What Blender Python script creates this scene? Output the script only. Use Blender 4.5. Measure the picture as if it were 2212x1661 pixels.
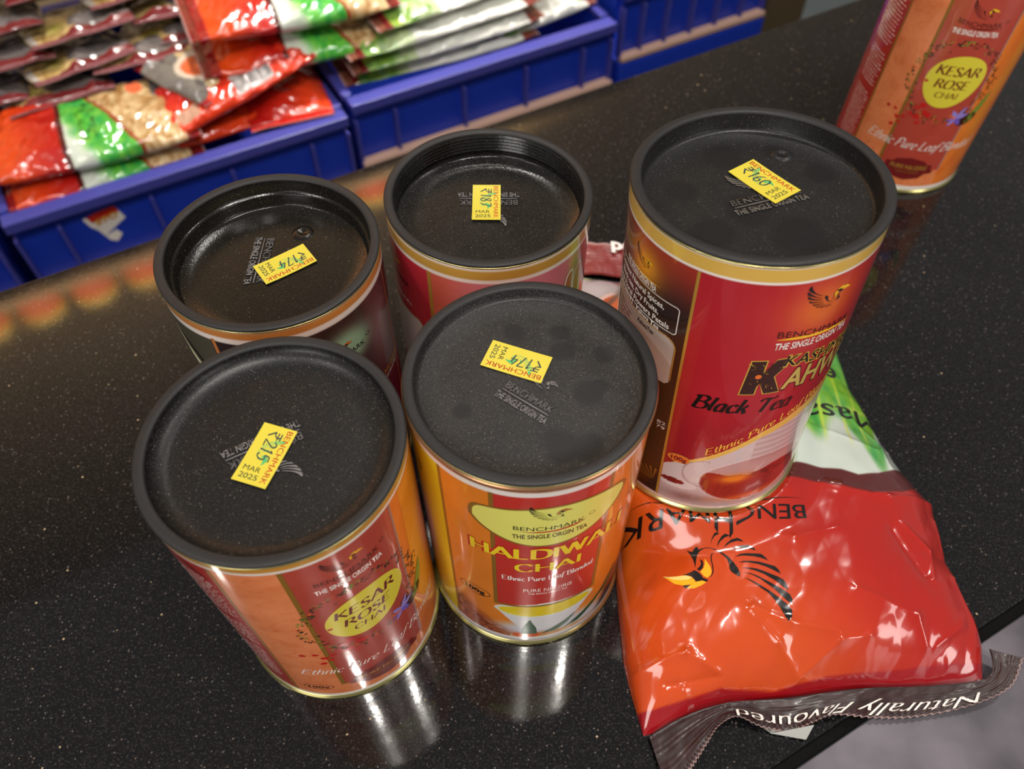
import bpy, bmesh, math, random
import numpy as np
from mathutils import Vector, Matrix
from mathutils.geometry import tessellate_polygon

SC = bpy.context.scene
for o in list(bpy.data.objects):
    bpy.data.objects.remove(o)

# ------------------------------------------------------------------ camera
PITCH, ROLL, CAM_H, F_PX = 0.93579, 0.00574, 0.37362, 1728.57
cp, sp = math.cos(PITCH), math.sin(PITCH)
fwd = Vector((0, cp, -sp)); rgt = Vector((1, 0, 0)); upv = rgt.cross(fwd)
r2 = rgt*math.cos(ROLL)+upv*math.sin(ROLL); u2 = -rgt*math.sin(ROLL)+upv*math.cos(ROLL)
cam_d = bpy.data.cameras.new('camera'); cam = bpy.data.objects.new('camera', cam_d)
SC.collection.objects.link(cam)
M = Matrix.Identity(4)
for i in range(3):
    M[i][0] = r2[i]; M[i][1] = u2[i]; M[i][2] = -fwd[i]
M[2][3] = CAM_H
cam.matrix_world = M
cam_d.sensor_width = 36; cam_d.lens = F_PX*36/2212
cam_d.clip_start = 0.01; cam_d.clip_end = 50
cam_d.dof.use_dof = True; cam_d.dof.focus_distance = 0.32; cam_d.dof.aperture_fstop = 9.5
SC.camera = cam

# ------------------------------------------------------------------ world, lamps and fills, exposure
w = bpy.data.worlds.new('world'); SC.world = w; w.use_nodes = True
w.node_tree.nodes['Background'].inputs[0].default_value = (1.0, 0.96, 0.92, 1)
w.node_tree.nodes['Background'].inputs[1].default_value = 0.23
SC.view_settings.view_transform = 'Standard'; SC.view_settings.look = 'None'
SC.view_settings.exposure = 0.0; SC.view_settings.gamma = 1.0
SC.view_settings.use_curve_mapping = False

def area_light(loc, size, power, col=(1, .95, .88), aim=(0.05, .25, 0), sy=None, spread=None):
    d = bpy.data.lights.new('ceiling_or_fill_light', 'AREA'); d.size = size; d.energy = power; d.color = col
    if spread: d.spread = math.radians(spread)
    if sy: d.shape = 'RECTANGLE'; d.size_y = sy
    o = bpy.data.objects.new('ceiling_or_fill_light', d); SC.collection.objects.link(o)
    o.location = loc
    o.rotation_euler = (Vector(aim)-Vector(loc)).to_track_quat('-Z', 'Y').to_euler()
    return o
LAMPS = [((0.02, -0.52, 1.9), .08, 11), ((0.52, -0.10, 1.9), .08, 10), ((0.50, -0.60, 1.9), .07, 7),
         ((0.92, 0.86, 1.9), .12, 6), ((0.02, 1.20, 2.0), .10, 4), ((-1.2, -0.3, 1.9), .12, 8)]
area_light((-1.0, -1.7, 0.70), .9, 15, (1, .96, .91), (0.05, .25, .05))      # low fill added behind the camera to brighten the upright labels
area_light((-0.15, 1.45, 1.9), .10, 2.3, aim=(-.10, .78, -.2), spread=34)      # narrow fills added to brighten the crates
area_light((0.55, 1.65, 1.9), .10, 1.8, aim=(.42, 1.02, -.2), spread=34)  # second narrow fill added over the crates
area_light((1.7, -1.3, 0.60), .7, 9, (1, .95, .9), (0.0, .25, .05))  # unseen low fill from the right front
for l, s, p in LAMPS: area_light(l, s, p)

# ------------------------------------------------------------------ helpers
def lin(c):
    c = np.asarray(c, float)/255.0
    return np.where(c <= 0.04045, c/12.92, ((c+0.055)/1.055)**2.4)
MATS = {}
def nodes_of(name):
    m = bpy.data.materials.new(name); m.use_nodes = True
    nt = m.node_tree; return m, nt, nt.nodes['Principled BSDF']
def mat(name, rgb, rough=.4, metal=0., coat=0., bump=None, spec=None):
    if name in MATS: return MATS[name]
    m, nt, b = nodes_of(name)
    c = lin(rgb)
    b.inputs['Base Color'].default_value = (*c, 1); b.inputs['Roughness'].default_value = rough
    b.inputs['Metallic'].default_value = metal; b.inputs['Coat Weight'].default_value = coat
    b.inputs['Coat Roughness'].default_value = .12
    if spec is not None: b.inputs['Specular IOR Level'].default_value = spec
    # a faint procedural grain in the roughness so no surface is perfectly even
    tc = nt.nodes.new('ShaderNodeTexCoord'); n = nt.nodes.new('ShaderNodeTexNoise')
    n.inputs['Scale'].default_value = 400
    mr = nt.nodes.new('ShaderNodeMapRange'); mr.inputs['To Min'].default_value = rough*.85; mr.inputs['To Max'].default_value = min(1, rough*1.15)
    nt.links.new(tc.outputs['Object'], n.inputs['Vector']); nt.links.new(n.outputs['Fac'], mr.inputs['Value'])
    nt.links.new(mr.outputs[0], b.inputs['Roughness'])
    if bump:
        n2 = nt.nodes.new('ShaderNodeTexNoise'); n2.inputs['Scale'].default_value = bump[0]; n2.inputs['Detail'].default_value = 4
        bp = nt.nodes.new('ShaderNodeBump'); bp.inputs['Strength'].default_value = bump[1]; bp.inputs['Distance'].default_value = .001
        nt.links.new(tc.outputs['Object'], n2.inputs['Vector']); nt.links.new(n2.outputs['Fac'], bp.inputs['Height']); nt.links.new(bp.outputs[0], b.inputs['Normal'])
    MATS[name] = m; return m
def vcmat(name, rough=.25, coat=.3, bump=None, coatr=.08):
    if name in MATS: return MATS[name]
    m, nt, b = nodes_of(name)
    a = nt.nodes.new('ShaderNodeAttribute'); a.attribute_name = 'Col'
    nt.links.new(a.outputs['Color'], b.inputs['Base Color'])
    b.inputs['Roughness'].default_value = rough; b.inputs['Coat Weight'].default_value = coat; b.inputs['Coat Roughness'].default_value = coatr
    if bump:
        tc = nt.nodes.new('ShaderNodeTexCoord'); n2 = nt.nodes.new('ShaderNodeTexNoise'); n2.inputs['Scale'].default_value = bump[0]; n2.inputs['Detail'].default_value = 3
        bp = nt.nodes.new('ShaderNodeBump'); bp.inputs['Strength'].default_value = bump[1]; bp.inputs['Distance'].default_value = .001
        nt.links.new(tc.outputs['Object'], n2.inputs['Vector']); nt.links.new(n2.outputs['Fac'], bp.inputs['Height']); nt.links.new(bp.outputs[0], b.inputs['Normal'])
    MATS[name] = m; return m

def link(o, parent=None):
    SC.collection.objects.link(o)
    if parent: o.parent = parent
    return o
def tag(o, label=None, cat=None, group=None, kind=None):
    if label: o['label'] = label
    if cat: o['category'] = cat
    if group: o['group'] = group
    if kind: o['kind'] = kind
    return o
def empty(name, loc=(0, 0, 0)):
    o = bpy.data.objects.new(name, None); o.empty_display_size = .02; o.location = loc
    return link(o)
def mesh_obj(name, verts, faces, mats, parent=None, smooth=True, cols=None, midx=None):
    me = bpy.data.meshes.new(name)
    V = np.asarray(verts, dtype=np.float32).reshape(-1, 3)
    if isinstance(faces, np.ndarray) and faces.ndim == 2:
        k = faces.shape[1]; nf = len(faces)
        me.vertices.add(len(V)); me.vertices.foreach_set('co', V.ravel())
        me.loops.add(nf*k); me.loops.foreach_set('vertex_index', faces.ravel().astype(np.int32))
        me.polygons.add(nf); me.polygons.foreach_set('loop_start', np.arange(0, nf*k, k, dtype=np.int32))
        try: me.polygons.foreach_set('loop_total', np.full(nf, k, dtype=np.int32))
        except Exception: pass
        me.update(calc_edges=True)
    else:
        me.from_pydata([tuple(map(float, v)) for v in V], [], faces)
    if cols is not None:
        at = me.color_attributes.new('Col', 'FLOAT_COLOR', 'POINT')
        c = np.ones((len(V), 4), np.float32); c[:, :3] = cols
        at.data.foreach_set('color', c.ravel())
    for m in (mats if isinstance(mats, (list, tuple)) else [mats]): me.materials.append(m)
    if midx is not None: me.polygons.foreach_set('material_index', np.asarray(midx, dtype=np.int32))
    me.polygons.foreach_set('use_smooth', np.full(len(me.polygons), smooth))
    me.update()
    return link(bpy.data.objects.new(name, me), parent)
def lathe(name, prof, m, parent, n=128, smooth=True, closed=False, fine=None):
    P = np.array(prof); k = len(P); t = np.linspace(0, 2*math.pi, n, endpoint=False)
    V = np.stack([np.outer(np.cos(t), P[:, 0]), np.outer(np.sin(t), P[:, 0]), np.tile(P[:, 1], (n, 1))], -1).reshape(-1, 3)
    i = np.arange(n)[:, None]; j = np.arange(k-1)[None, :]; i2 = (i+1) % n
    F = np.stack([i*k+j, i2*k+j, i2*k+j+1, i*k+j+1], -1).reshape(-1, 4)
    o = mesh_obj(name, V, F, m, parent, smooth)
    return o
def grid_faces(nu, nv):
    i = np.arange(nu-1)[:, None]; j = np.arange(nv-1)[None, :]
    return np.stack([i*nv+j, (i+1)*nv+j, (i+1)*nv+j+1, i*nv+j+1], -1).reshape(-1, 4)
def boxes(name, bl, m, parent=None, bevel=0.0):
    """bl: list of (centre, size) boxes joined in one mesh"""
    bm = bmesh.new()
    for c, s in bl:
        r = bmesh.ops.create_cube(bm, size=1)
        for v in r['verts']:
            v.co = Vector((v.co.x*s[0]+c[0], v.co.y*s[1]+c[1], v.co.z*s[2]+c[2]))
    if bevel: bmesh.ops.bevel(bm, geom=bm.edges[:], offset=bevel, segments=2, affect='EDGES', profile=.5)
    me = bpy.data.meshes.new(name); bm.to_mesh(me); bm.free(); me.materials.append(m)
    return link(bpy.data.objects.new(name, me), parent)

# BAGMATH BEGIN
def _hash(i, j, s):
    n = (i.astype(np.int64)*374761393+j.astype(np.int64)*668265263+s*1442695041) & 0x7fffffff
    n = ((n ^ (n >> 13))*1274126177) & 0x7fffffff
    n = (n ^ (n >> 16)) & 0xffff
    return n/65535.0
def vnoise(x, y, s=0):
    x = np.asarray(x, float); y = np.asarray(y, float)
    i = np.floor(x); j = np.floor(y); u = x-i; v = y-j; i = i.astype(np.int64); j = j.astype(np.int64)
    u = u*u*(3-2*u); v = v*v*(3-2*v)
    return ((_hash(i, j, s)*(1-u)+_hash(i+1, j, s)*u)*(1-v)+(_hash(i, j+1, s)*(1-u)+_hash(i+1, j+1, s)*u)*v)
def fbm(x, y, s=0, o=4):
    a = 0; w_ = .5; t = 0
    for k in range(o):
        a = a+w_*vnoise(x*2**k, y*2**k, s+k*17); t += w_; w_ *= .5
    return a/t
def trinoise(x, y, s=0):
    """piecewise-linear noise: straight creases like stiff film"""
    i = np.floor(x); j = np.floor(y); u = x-i; v = y-j; i = i.astype(np.int64); j = j.astype(np.int64)
    a = _hash(i, j, s); b = _hash(i+1, j, s); c = _hash(i, j+1, s); d = _hash(i+1, j+1, s)
    lo = a+(b-a)*u+(d-b)*v; hi = a+(c-a)*v+(d-c)*u
    return np.where(u > v, lo, hi)
def sstep(a, b, x):
    t = np.clip((x-a)/(np.asarray(b)-a), 0, 1); return t*t*(3-2*t)
def pl(x, P):
    P = np.asarray(P, float); return np.interp(x, P[:, 0], P[:, 1])
BL = [(70, 62), (84, 58.5), (102, 54.5), (116, 52.3), (143, 51.7), (156, 51.8), (180, 53), (220, 50), (260, 44), (320, 39), (395, 33)]      # y -> x, left side
BR = [(90, 213), (106, 214.5), (122, 217.6), (133, 217.3), (149.6, 213), (159, 210.5), (173, 212.8), (190, 213.5), (207.6, 204.5), (228, 199.3), (246, 196.8), (266, 192), (281, 192), (299, 192), (360, 186), (395, 182)]
SI = [(50, 82), (65.7, 86), (81.3, 93), (98.6, 97), (124, 99), (158.7, 103.3), (190, 105), (214.5, 107), (230, 109)]   # x -> y, near seal inner line
FI = [(30, 361), (66.8, 356.5), (190, 326)]          # far seal inner line
CREASES = []
E_C = (91.5, 214.5); E_Z = 43.7; E_N = (-.0376, .0566)
def eplane(x, y): return E_Z-E_N[0]*(x-E_C[0])-E_N[1]*(y-E_C[1])
def seg_d(x, y, a, b):
    ax, ay = a; bx, by = b; dx, dy = bx-ax, by-ay; L2 = dx*dx+dy*dy
    t = np.clip(((x-ax)*dx+(y-ay)*dy)/L2, 0, 1)
    return np.hypot(x-ax-t*dx, y-ay-t*dy), t
def hbag(x, y):
    x = np.asarray(x, float); y = np.asarray(y, float)
    l = pl(y, BL); r = pl(y, BR); u = np.clip((x-l)/(r-l), 0, 1)
    a = np.clip(y-pl(x, SI), 0, None); b = np.clip(pl(x, FI)-y, 0, None)
    e = np.clip(4*u*(1-u), 0, 1)
    base = 41*e**.42*(1-np.exp(-a/15))*(1-np.exp(-b/28))
    base = base*(1-.22*sstep(.62, 1, u)*sstep(200, 250, y))
    wx = x+6*(fbm(x/30, y/30, 3)-.5); wy = y+6*(fbm(x/30, y/30, 9)-.5)
    edge = np.exp(-a/22)+.8*np.exp(-(r-x)/16)+.6*np.exp(-(x-l)/14)
    amp = .75+2.6*np.clip(edge, 0, 1)
    cr = (trinoise(wx/19+.3*wy/19, wy/23, 5)-.5)*amp*1.5+(trinoise(wx/8.5, wy/9.5-.4*wx/9, 15)-.5)*amp*.52
    cr = cr+(fbm(x/45, y/45, 31)-.5)*4
    h = 1.2+base+cr*sstep(0, 6, a)*sstep(0, .06, u)*sstep(0, .06, 1-u)
    for pts, am, wd in CREASES:
        for p, q in zip(pts[:-1], pts[1:]):
            dd, t = seg_d(x, y, p, q); h = h+am*np.exp(-dd/wd)
    d = np.hypot(x-E_C[0], y-E_C[1]); P = eplane(x, y)
    h = np.where(d < 62, h+(P+.3-h)*(1-sstep(45.5, 62, d)), h)
    h = np.where(d < 47, np.minimum(h, P-.4), h)
    return np.maximum(h, .8)
# BAGMATH END

# ---- flat artwork (mm) -> conformed decals
class Decals:
    def __init__(s): s.items = []
    def poly(s, pts, m, layer=1):
        pts = [Vector((p[0], p[1], 0)) for p in pts]
        tri = tessellate_polygon([pts]); s.items.append(([tuple(p) for p in pts], [tuple(t) for t in tri], m, layer))
    def raw(s, v, f, m, layer=1): s.items.append((v, f, m, layer))
    def rect(s, x0, y0, x1, y1, m, layer=1): s.poly([(x0, y0), (x1, y0), (x1, y1), (x0, y1)], m, layer)
    def ell(s, cx, cy, a, b, m, layer=1, rot=0, n=48, egg=0):
        P = []
        for k in range(n):
            t = 2*math.pi*k/n; X = a*math.cos(t); Y = b*math.sin(t)*(1+egg*math.cos(t))
            P.append((cx+X*math.cos(rot)-Y*math.sin(rot), cy+X*math.sin(rot)+Y*math.cos(rot)))
        s.poly(P, m, layer)
    def ring(s, cx, cy, a, b, wd, m, layer=1, n=48):
        v = []; f = []
        for k in range(n):
            t = 2*math.pi*k/n
            v += [(cx+a*math.cos(t), cy+b*math.sin(t), 0), (cx+(a-wd)*math.cos(t), cy+(b-wd)*math.sin(t), 0)]
            q = (k+1) % n; f.append((2*k, 2*q, 2*q+1, 2*k+1))
        s.raw(v, f, m, layer)
    def text(s, txt, x0, x1, y, cap, m, layer=2, bold=0, shear=0, dy=0, arc=0, fn=None, taper=None):
        if bold and 'M' in txt and bold < .05:        # heavier weight for names with an M: two slightly shifted passes
            for sg in (-1, 1):
                g_ = bold*cap*.55*sg
                s.text(txt, x0+g_, x1+g_, y, cap, m, layer, 0, shear, dy, arc, fn, taper)
            return
        v, f = text_flat(txt, bold, shear)
        xs = [p[0] for p in v]; a, b = min(xs), max(xs); k = (x1-x0)/(b-a)
        out = []
        for p in v:
            t = (p[0]-a)/(b-a); yy = p[1]*cap
            if taper: yy *= taper(t)
            X = x0+(p[0]-a)*k; Y = y+yy+dy*t+arc*4*t*(1-t)
            out.append(fn(X, Y)+(0,) if fn else (X, Y, 0))
        s.raw(out, f, m, layer)
    def strokes(s, txt, x0, x1, y, cap, m, layer=2, wd=.16, thin=.05, nib=.6, shear=0, dy=0, fn=None, serif=0):
        polys, adv = stroke_text(txt, wd, thin, nib, serif)
        for q in polys:
            out = []
            for px, py in q:
                X = px+py*shear; t = X/adv
                Xw = x0+t*(x1-x0); Yw = y+py*cap+dy*t
                out.append(fn(Xw, Yw) if fn else (Xw, Yw))
            v = [(a, b, 0) for a, b in out]; n = len(v)//2
            s.raw(v, [(2*i, 2*i+1, 2*i+3, 2*i+2) for i in range(n-1)], m, layer)
    def build(s, name, mapf, parent, step=2.0, ystep=None):
        V = []; Fc = []; MI = []; ms = []
        for v, f, m, layer in s.items:
            if m not in ms: ms.append(m)
            bm = bmesh.new(); bv = [bm.verts.new(p) for p in v]
            for q in f:
                try: bm.faces.new([bv[i] for i in q])
                except ValueError: pass
            for ax, st in ((0, step), (1, ystep)):
                if not st: continue
                c = [p[ax] for p in v]; k = math.ceil(min(c)/st)
                while k*st < max(c):
                    co = [0, 0, 0]; no = [0, 0, 0]; co[ax] = k*st; no[ax] = 1
                    bmesh.ops.bisect_plane(bm, geom=bm.verts[:]+bm.edges[:]+bm.faces[:], plane_co=co, plane_no=no, dist=1e-5); k += 1
            bm.verts.index_update(); off = len(V)
            for p in bm.verts: V.append(mapf(p.co.x, p.co.y, layer))
            for q in bm.faces:
                idx = [off+p.index for p in q.verts]
                # keep facing outwards
                a, b, c = [Vector((bm_v.co.x, bm_v.co.y)) for bm_v in q.verts[:3]]
                ar = sum(q.verts[i].co.x*q.verts[(i+1) % len(q.verts)].co.y-q.verts[(i+1) % len(q.verts)].co.x*q.verts[i].co.y for i in range(len(q.verts)))
                if ar < 0: idx.reverse()
                Fc.append(idx); MI.append(ms.index(m))
            bm.free()
        return mesh_obj(name, V, Fc, ms, parent, True, midx=MI)
_TC = {}
def text_flat(txt, bold=0, shear=0):
    k = (txt, bold, shear)
    if k in _TC: return _TC[k]
    cu = bpy.data.curves.new('t', 'FONT'); cu.body = txt; cu.size = 1; cu.resolution_u = 3; cu.offset = bold; cu.shear = shear
    ob = bpy.data.objects.new('t', cu); SC.collection.objects.link(ob)
    dg = bpy.context.evaluated_depsgraph_get(); ev = ob.evaluated_get(dg); me = ev.to_mesh()
    v = [(p.co.x, p.co.y/.70, 0) for p in me.vertices]; f = [tuple(p.vertices) for p in me.polygons]
    ev.to_mesh_clear(); bpy.data.objects.remove(ob); bpy.data.curves.remove(cu)
    _TC[k] = (v, f); return _TC[k]
# stroke glyphs (cap height 1), c = smooth curve, l = straight
GL = {
 'K': (.86, [('l', (.14, 0), (.14, 1)), ('l', (.74, 1), (.16, .42)), ('l', (.30, .56), (.80, 0))]),
 'E': (.74, [('l', (.14, 0), (.14, 1)), ('l', (.14, .97), (.64, .97)), ('l', (.14, .52), (.56, .52)), ('l', (.14, .03), (.68, .03))]),
 'S': (.70, [('c', (.60, .82), (.42, .97), (.2, .93), (.12, .74), (.26, .57), (.48, .43), (.60, .25), (.48, .06), (.26, .01), (.09, .17))]),
 'A': (.95, [('l', (.06, 0), (.47, 1)), ('l', (.45, 1), (.88, 0)), ('l', (.2, .33), (.70, .33))]),
 'R': (.84, [('l', (.14, 0), (.14, 1)), ('c', (.14, .97), (.42, .97), (.6, .86), (.58, .62), (.38, .5), (.14, .49)), ('l', (.38, .5), (.80, 0))]),
 'O': (.98, [('c', (.48, .98), (.22, .9), (.1, .5), (.22, .1), (.48, .02), (.76, .1), (.88, .5), (.76, .9), (.48, .98))]),
 'C': (.88, [('c', (.78, .80), (.62, .95), (.38, .96), (.16, .78), (.1, .5), (.16, .2), (.38, .03), (.62, .04), (.80, .2))]),
 'H': (.94, [('l', (.14, 0), (.14, 1)), ('l', (.78, 0), (.78, 1)), ('l', (.14, .5), (.78, .5))]),
 'I': (.34, [('l', (.16, 0), (.16, 1))]),
 'L': (.70, [('l', (.14, 0), (.14, 1)), ('l', (.14, .03), (.64, .03))]),
 'D': (.92, [('l', (.14, 0), (.14, 1)), ('c', (.14, .97), (.48, .96), (.76, .8), (.84, .5), (.76, .2), (.48, .04), (.14, .03))]),
 'W': (1.2, [('l', (.05, 1), (.34, 0)), ('l', (.32, 0), (.60, 1)), ('l', (.58, 1), (.86, 0)), ('l', (.84, 0), (1.14, 1))]),
 'P': (.72, [('l', (.14, 0), (.14, 1)), ('c', (.0, .8), (.14, .98), (.42, 1.0), (.62, .84), (.58, .6), (.36, .48), (.16, .5))]),
 'B': (.78, [('l', (.14, 0), (.14, 1)), ('c', (-.02, .84), (.14, .98), (.42, 1.0), (.58, .82), (.46, .58), (.2, .53)), ('c', (.2, .53), (.5, .52), (.68, .32), (.58, .06), (.3, -.02), (.08, .04))]),
 'T': (.78, [('l', (.36, 0), (.42, .95)), ('c', (.02, .82), (.14, .97), (.4, .95), (.62, .93), (.78, 1.04))]),
 't': (.36, [('c', (.18, .88), (.15, .45), (.16, .12), (.25, .01), (.36, .08)), ('l', (.03, .60), (.33, .62))]),
 'h': (.58, [('l', (.1, 0), (.12, 1.02)), ('c', (.11, .38), (.24, .58), (.38, .62), (.45, .48), (.44, .1), (.54, .02))]),
 'n': (.58, [('l', (.1, 0), (.1, .6)), ('c', (.11, .38), (.24, .58), (.38, .62), (.45, .48), (.44, .1), (.54, .02))]),
 'i': (.26, [('c', (.1, .6), (.09, .3), (.1, .06), (.2, .02)), ('l', (.11, .78), (.13, .88))]),
 'c': (.48, [('c', (.42, .5), (.3, .61), (.14, .52), (.08, .3), (.16, .06), (.32, .0), (.45, .1))]),
 'u': (.58, [('c', (.1, .6), (.09, .25), (.16, .02), (.32, .04), (.42, .22)), ('c', (.43, .6), (.42, .25), (.46, .04), (.55, .04))]),
 'r': (.42, [('l', (.1, 0), (.1, .6)), ('c', (.11, .36), (.2, .56), (.32, .62), (.39, .54))]),
 'e': (.50, [('c', (.1, .3), (.3, .34), (.42, .44), (.34, .6), (.16, .54), (.08, .3), (.16, .05), (.32, .0), (.46, .1))]),
 'a': (.56, [('c', (.44, .5), (.3, .62), (.14, .52), (.08, .28), (.14, .04), (.28, .02), (.40, .16)), ('c', (.45, .6), (.42, .3), (.43, .06), (.54, .03))]),
 'f': (.36, [('c', (.44, .92), (.34, 1.04), (.22, .9), (.17, .5), (.14, .0), (.08, -.26), (-.02, -.3)), ('l', (.03, .58), (.34, .60))]),
 'l': (.26, [('c', (.12, 1.02), (.09, .5), (.1, .08), (.2, .02))]),
 'd': (.58, [('c', (.44, .5), (.3, .62), (.14, .52), (.08, .28), (.14, .04), (.28, .02), (.40, .16)), ('c', (.47, 1.02), (.43, .4), (.43, .06), (.54, .03))]),
 'k': (.54, [('l', (.1, 0), (.12, 1.02)), ('c', (.12, .3), (.3, .4), (.42, .6)), ('c', (.2, .36), (.36, .2), (.42, .03), (.54, .03))]),
 ' ': (.34, []),
 '1': (.4, [('l', (.1, .8), (.24, 1)), ('l', (.24, 1), (.2, 0))]),
 '2': (.6, [('c', (.08, .8), (.25, 1), (.45, .88), (.42, .62), (.08, .02)), ('l', (.08, .02), (.55, .04))]),
 '4': (.6, [('l', (.3, 1), (.08, .4)), ('l', (.08, .4), (.56, .44)), ('l', (.42, .75), (.36, 0))]),
 '5': (.6, [('l', (.5, 1), (.16, .97)), ('l', (.16, .97), (.12, .58)), ('c', (.12, .58), (.4, .62), (.48, .3), (.3, .02), (.08, .1))]),
 '6': (.56, [('c', (.45, .98), (.18, .7), (.1, .25), (.25, .02), (.45, .2), (.36, .46), (.12, .36))]),
 '7': (.56, [('l', (.06, .96), (.5, 1)), ('l', (.5, 1), (.2, 0))]),
 '8': (.56, [('c', (.42, .8), (.28, 1), (.12, .82), (.26, .56), (.46, .3), (.3, .02), (.1, .2), (.24, .5), (.42, .8))]),
 '0': (.58, [('c', (.28, .95), (.1, .7), (.08, .3), (.26, .02), (.46, .25), (.46, .7), (.28, .95))]),
 '\u20b9': (.7, [('l', (.1, 1), (.62, 1.0)), ('l', (.1, .76), (.62, .76)), ('c', (.12, 1), (.38, .98), (.46, .76), (.34, .54), (.1, .52)), ('l', (.1, .52), (.5, 0))]),
}
def catmull(P, n=5):
    P = [np.array(p, float) for p in P]; Q = [2*P[0]-P[1]]+P+[2*P[-1]-P[-2]]; out = []
    for i in range(1, len(Q)-2):
        for k in range(n):
            t = k/n; a, b, c, d = Q[i-1:i+3]
            out.append(.5*((2*b)+(-a+c)*t+(2*a-5*b+4*c-d)*t*t+(-a+3*b-3*c+d)*t**3))
    out.append(P[-1]); return out
def stroke_text(txt, wd, thin, nib, serif):
    x = 0; polys = []
    for ch in txt:
        adv, st = GL[ch]
        for s_ in st:
            P = catmull(s_[1:]) if s_[0] == 'c' else [np.array(p, float) for p in s_[1:]]
            pp = []
            for i, p in enumerate(P):
                a = P[max(0, i-1)]; b = P[min(len(P)-1, i+1)]; d = b-a; d = d/(np.hypot(*d)+1e-9)
                ang = math.atan2(d[1], d[0]); wv = thin+(wd-thin)*abs(math.sin(ang-nib)); nn = np.array([-d[1], d[0]])*wv*.5
                pp += [(x+p[0]+nn[0], p[1]+nn[1]), (x+p[0]-nn[0], p[1]-nn[1])]
            polys.append(pp)
            if serif and s_[0] == 'l' and abs(s_[1][1]-s_[2][1]) > .8:
                for q in s_[1:3]:
                    yy = .97 if q[1] > .5 else .03
                    polys.append([(x+q[0]-serif, yy+.03), (x+q[0]-serif, yy-.03), (x+q[0]+serif, yy+.03), (x+q[0]+serif, yy-.03)])
        x += adv
    return polys, x

# bird emblem: traced in its own units (origin at its centre, one unit = its width), drawn upright
_B = dict(
 black=[[(1020,570),(1025,510),(1050,455),(1070,445),(1110,458),(1060,480),(1030,520)],
 [(1100,585),(1105,540),(1140,480),(1180,453),(1240,468),(1180,490),(1130,530)],
 [(1175,610),(1200,555),(1260,505),(1330,485),(1380,500),(1405,518),(1330,515),(1250,540),(1200,575)],
 [(1265,625),(1310,580),(1390,558),(1480,550),(1530,575),(1555,607),(1470,590),(1380,590),(1310,605)],
 [(1305,705),(1370,660),(1450,648),(1540,648),(1615,652),(1660,690),(1692,730),(1610,700),(1530,685),(1440,678),(1370,683)],
 [(1345,768),(1410,745),(1500,743),(1600,755),(1700,780),(1765,795),(1805,835),(1830,890),(1750,845),(1660,805),(1560,778),(1440,762)],
 [(1385,832),(1460,830),(1560,840),(1670,875),(1780,920),(1860,960),(1895,1010),(1910,1080),(1830,1025),(1740,960),(1640,900),(1530,862),(1440,843)],
 [(1395,893),(1480,900),(1570,930),(1680,985),(1780,1040),(1870,1085),(1925,1125),(1950,1180),(1948,1250),(1880,1190),(1790,1110),(1690,1030),(1590,960),(1490,915)],
 [(1395,955),(1480,980),(1580,1030),(1690,1100),(1800,1170),(1890,1240),(1945,1305),(1940,1380),(1905,1440),(1875,1430),(1850,1360),(1810,1280),(1750,1200),(1670,1120),(1570,1050),(1470,990)],
 [(885,610),(920,600),(980,592),(1060,605),(1140,635),(1220,690),(1290,770),(1340,840),(1362,900),(1358,948),(1320,925),(1270,895),(1243,860),(1238,800),(1215,730),(1160,670),(1090,625),(1020,603),(960,600),(910,620),(880,660),(866,720),(858,790),(850,835),(845,780),(830,720),(800,660),(755,603),(800,625),(825,625),(835,600),(855,580),(880,585)],
 [(1070,650),(1040,660),(1028,690),(1030,740),(1045,800),(1050,870),(1040,920),(1005,955),(1040,935),(1062,890),(1060,820),(1045,750),(1040,700),(1050,665)],
 [(908,722),(935,740),(947,780),(940,830),(905,870),(870,848),(905,815),(922,775)],
 [(705,918),(760,900),(810,880),(840,858),(880,880),(920,920),(940,955),(1000,985),(985,1008),(930,985),(880,1000),(850,990),(820,945),(770,920)],
 [(705,1045),(800,1043),(750,1085)]],
 yellow=[[(962,718),(990,760),(1025,820),(1040,880),(1025,930),(990,957),(950,935),(910,880),(945,840),(960,790)],
 [(500,915),(600,960),(690,978),(770,975),(825,960),(850,985),(850,1010),(800,1035),(710,1045),(620,1015)],
 [(755,1080),(800,1040),(860,1005),(930,990),(980,1010),(920,1050),(840,1085)]],
 pale=[[(485,903),(560,920),(640,925),(740,920),(800,940),(820,955),(770,975),(690,978),(600,960)]])
def emblem(dc, cx, cy, width, mk, my, layer=3, rot=0, fn=None, simple=False, mp=None):
    k = width/1465.0
    for key, m in (('black', mk), ('yellow', my), ('pale', mp or my)):
        for P in _B[key]:
            out = []
            for x, y in P:
                X = -(x-1220)*k; Y = (y-765)*k          # upright (the trace is upside down)
                X, Y = X*math.cos(rot)-Y*math.sin(rot), X*math.sin(rot)+Y*math.cos(rot)
                out.append(fn(X, Y) if fn else (cx+X, cy+Y))
            dc.poly(out, m, layer+(1 if key == 'pale' else 0))

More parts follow.
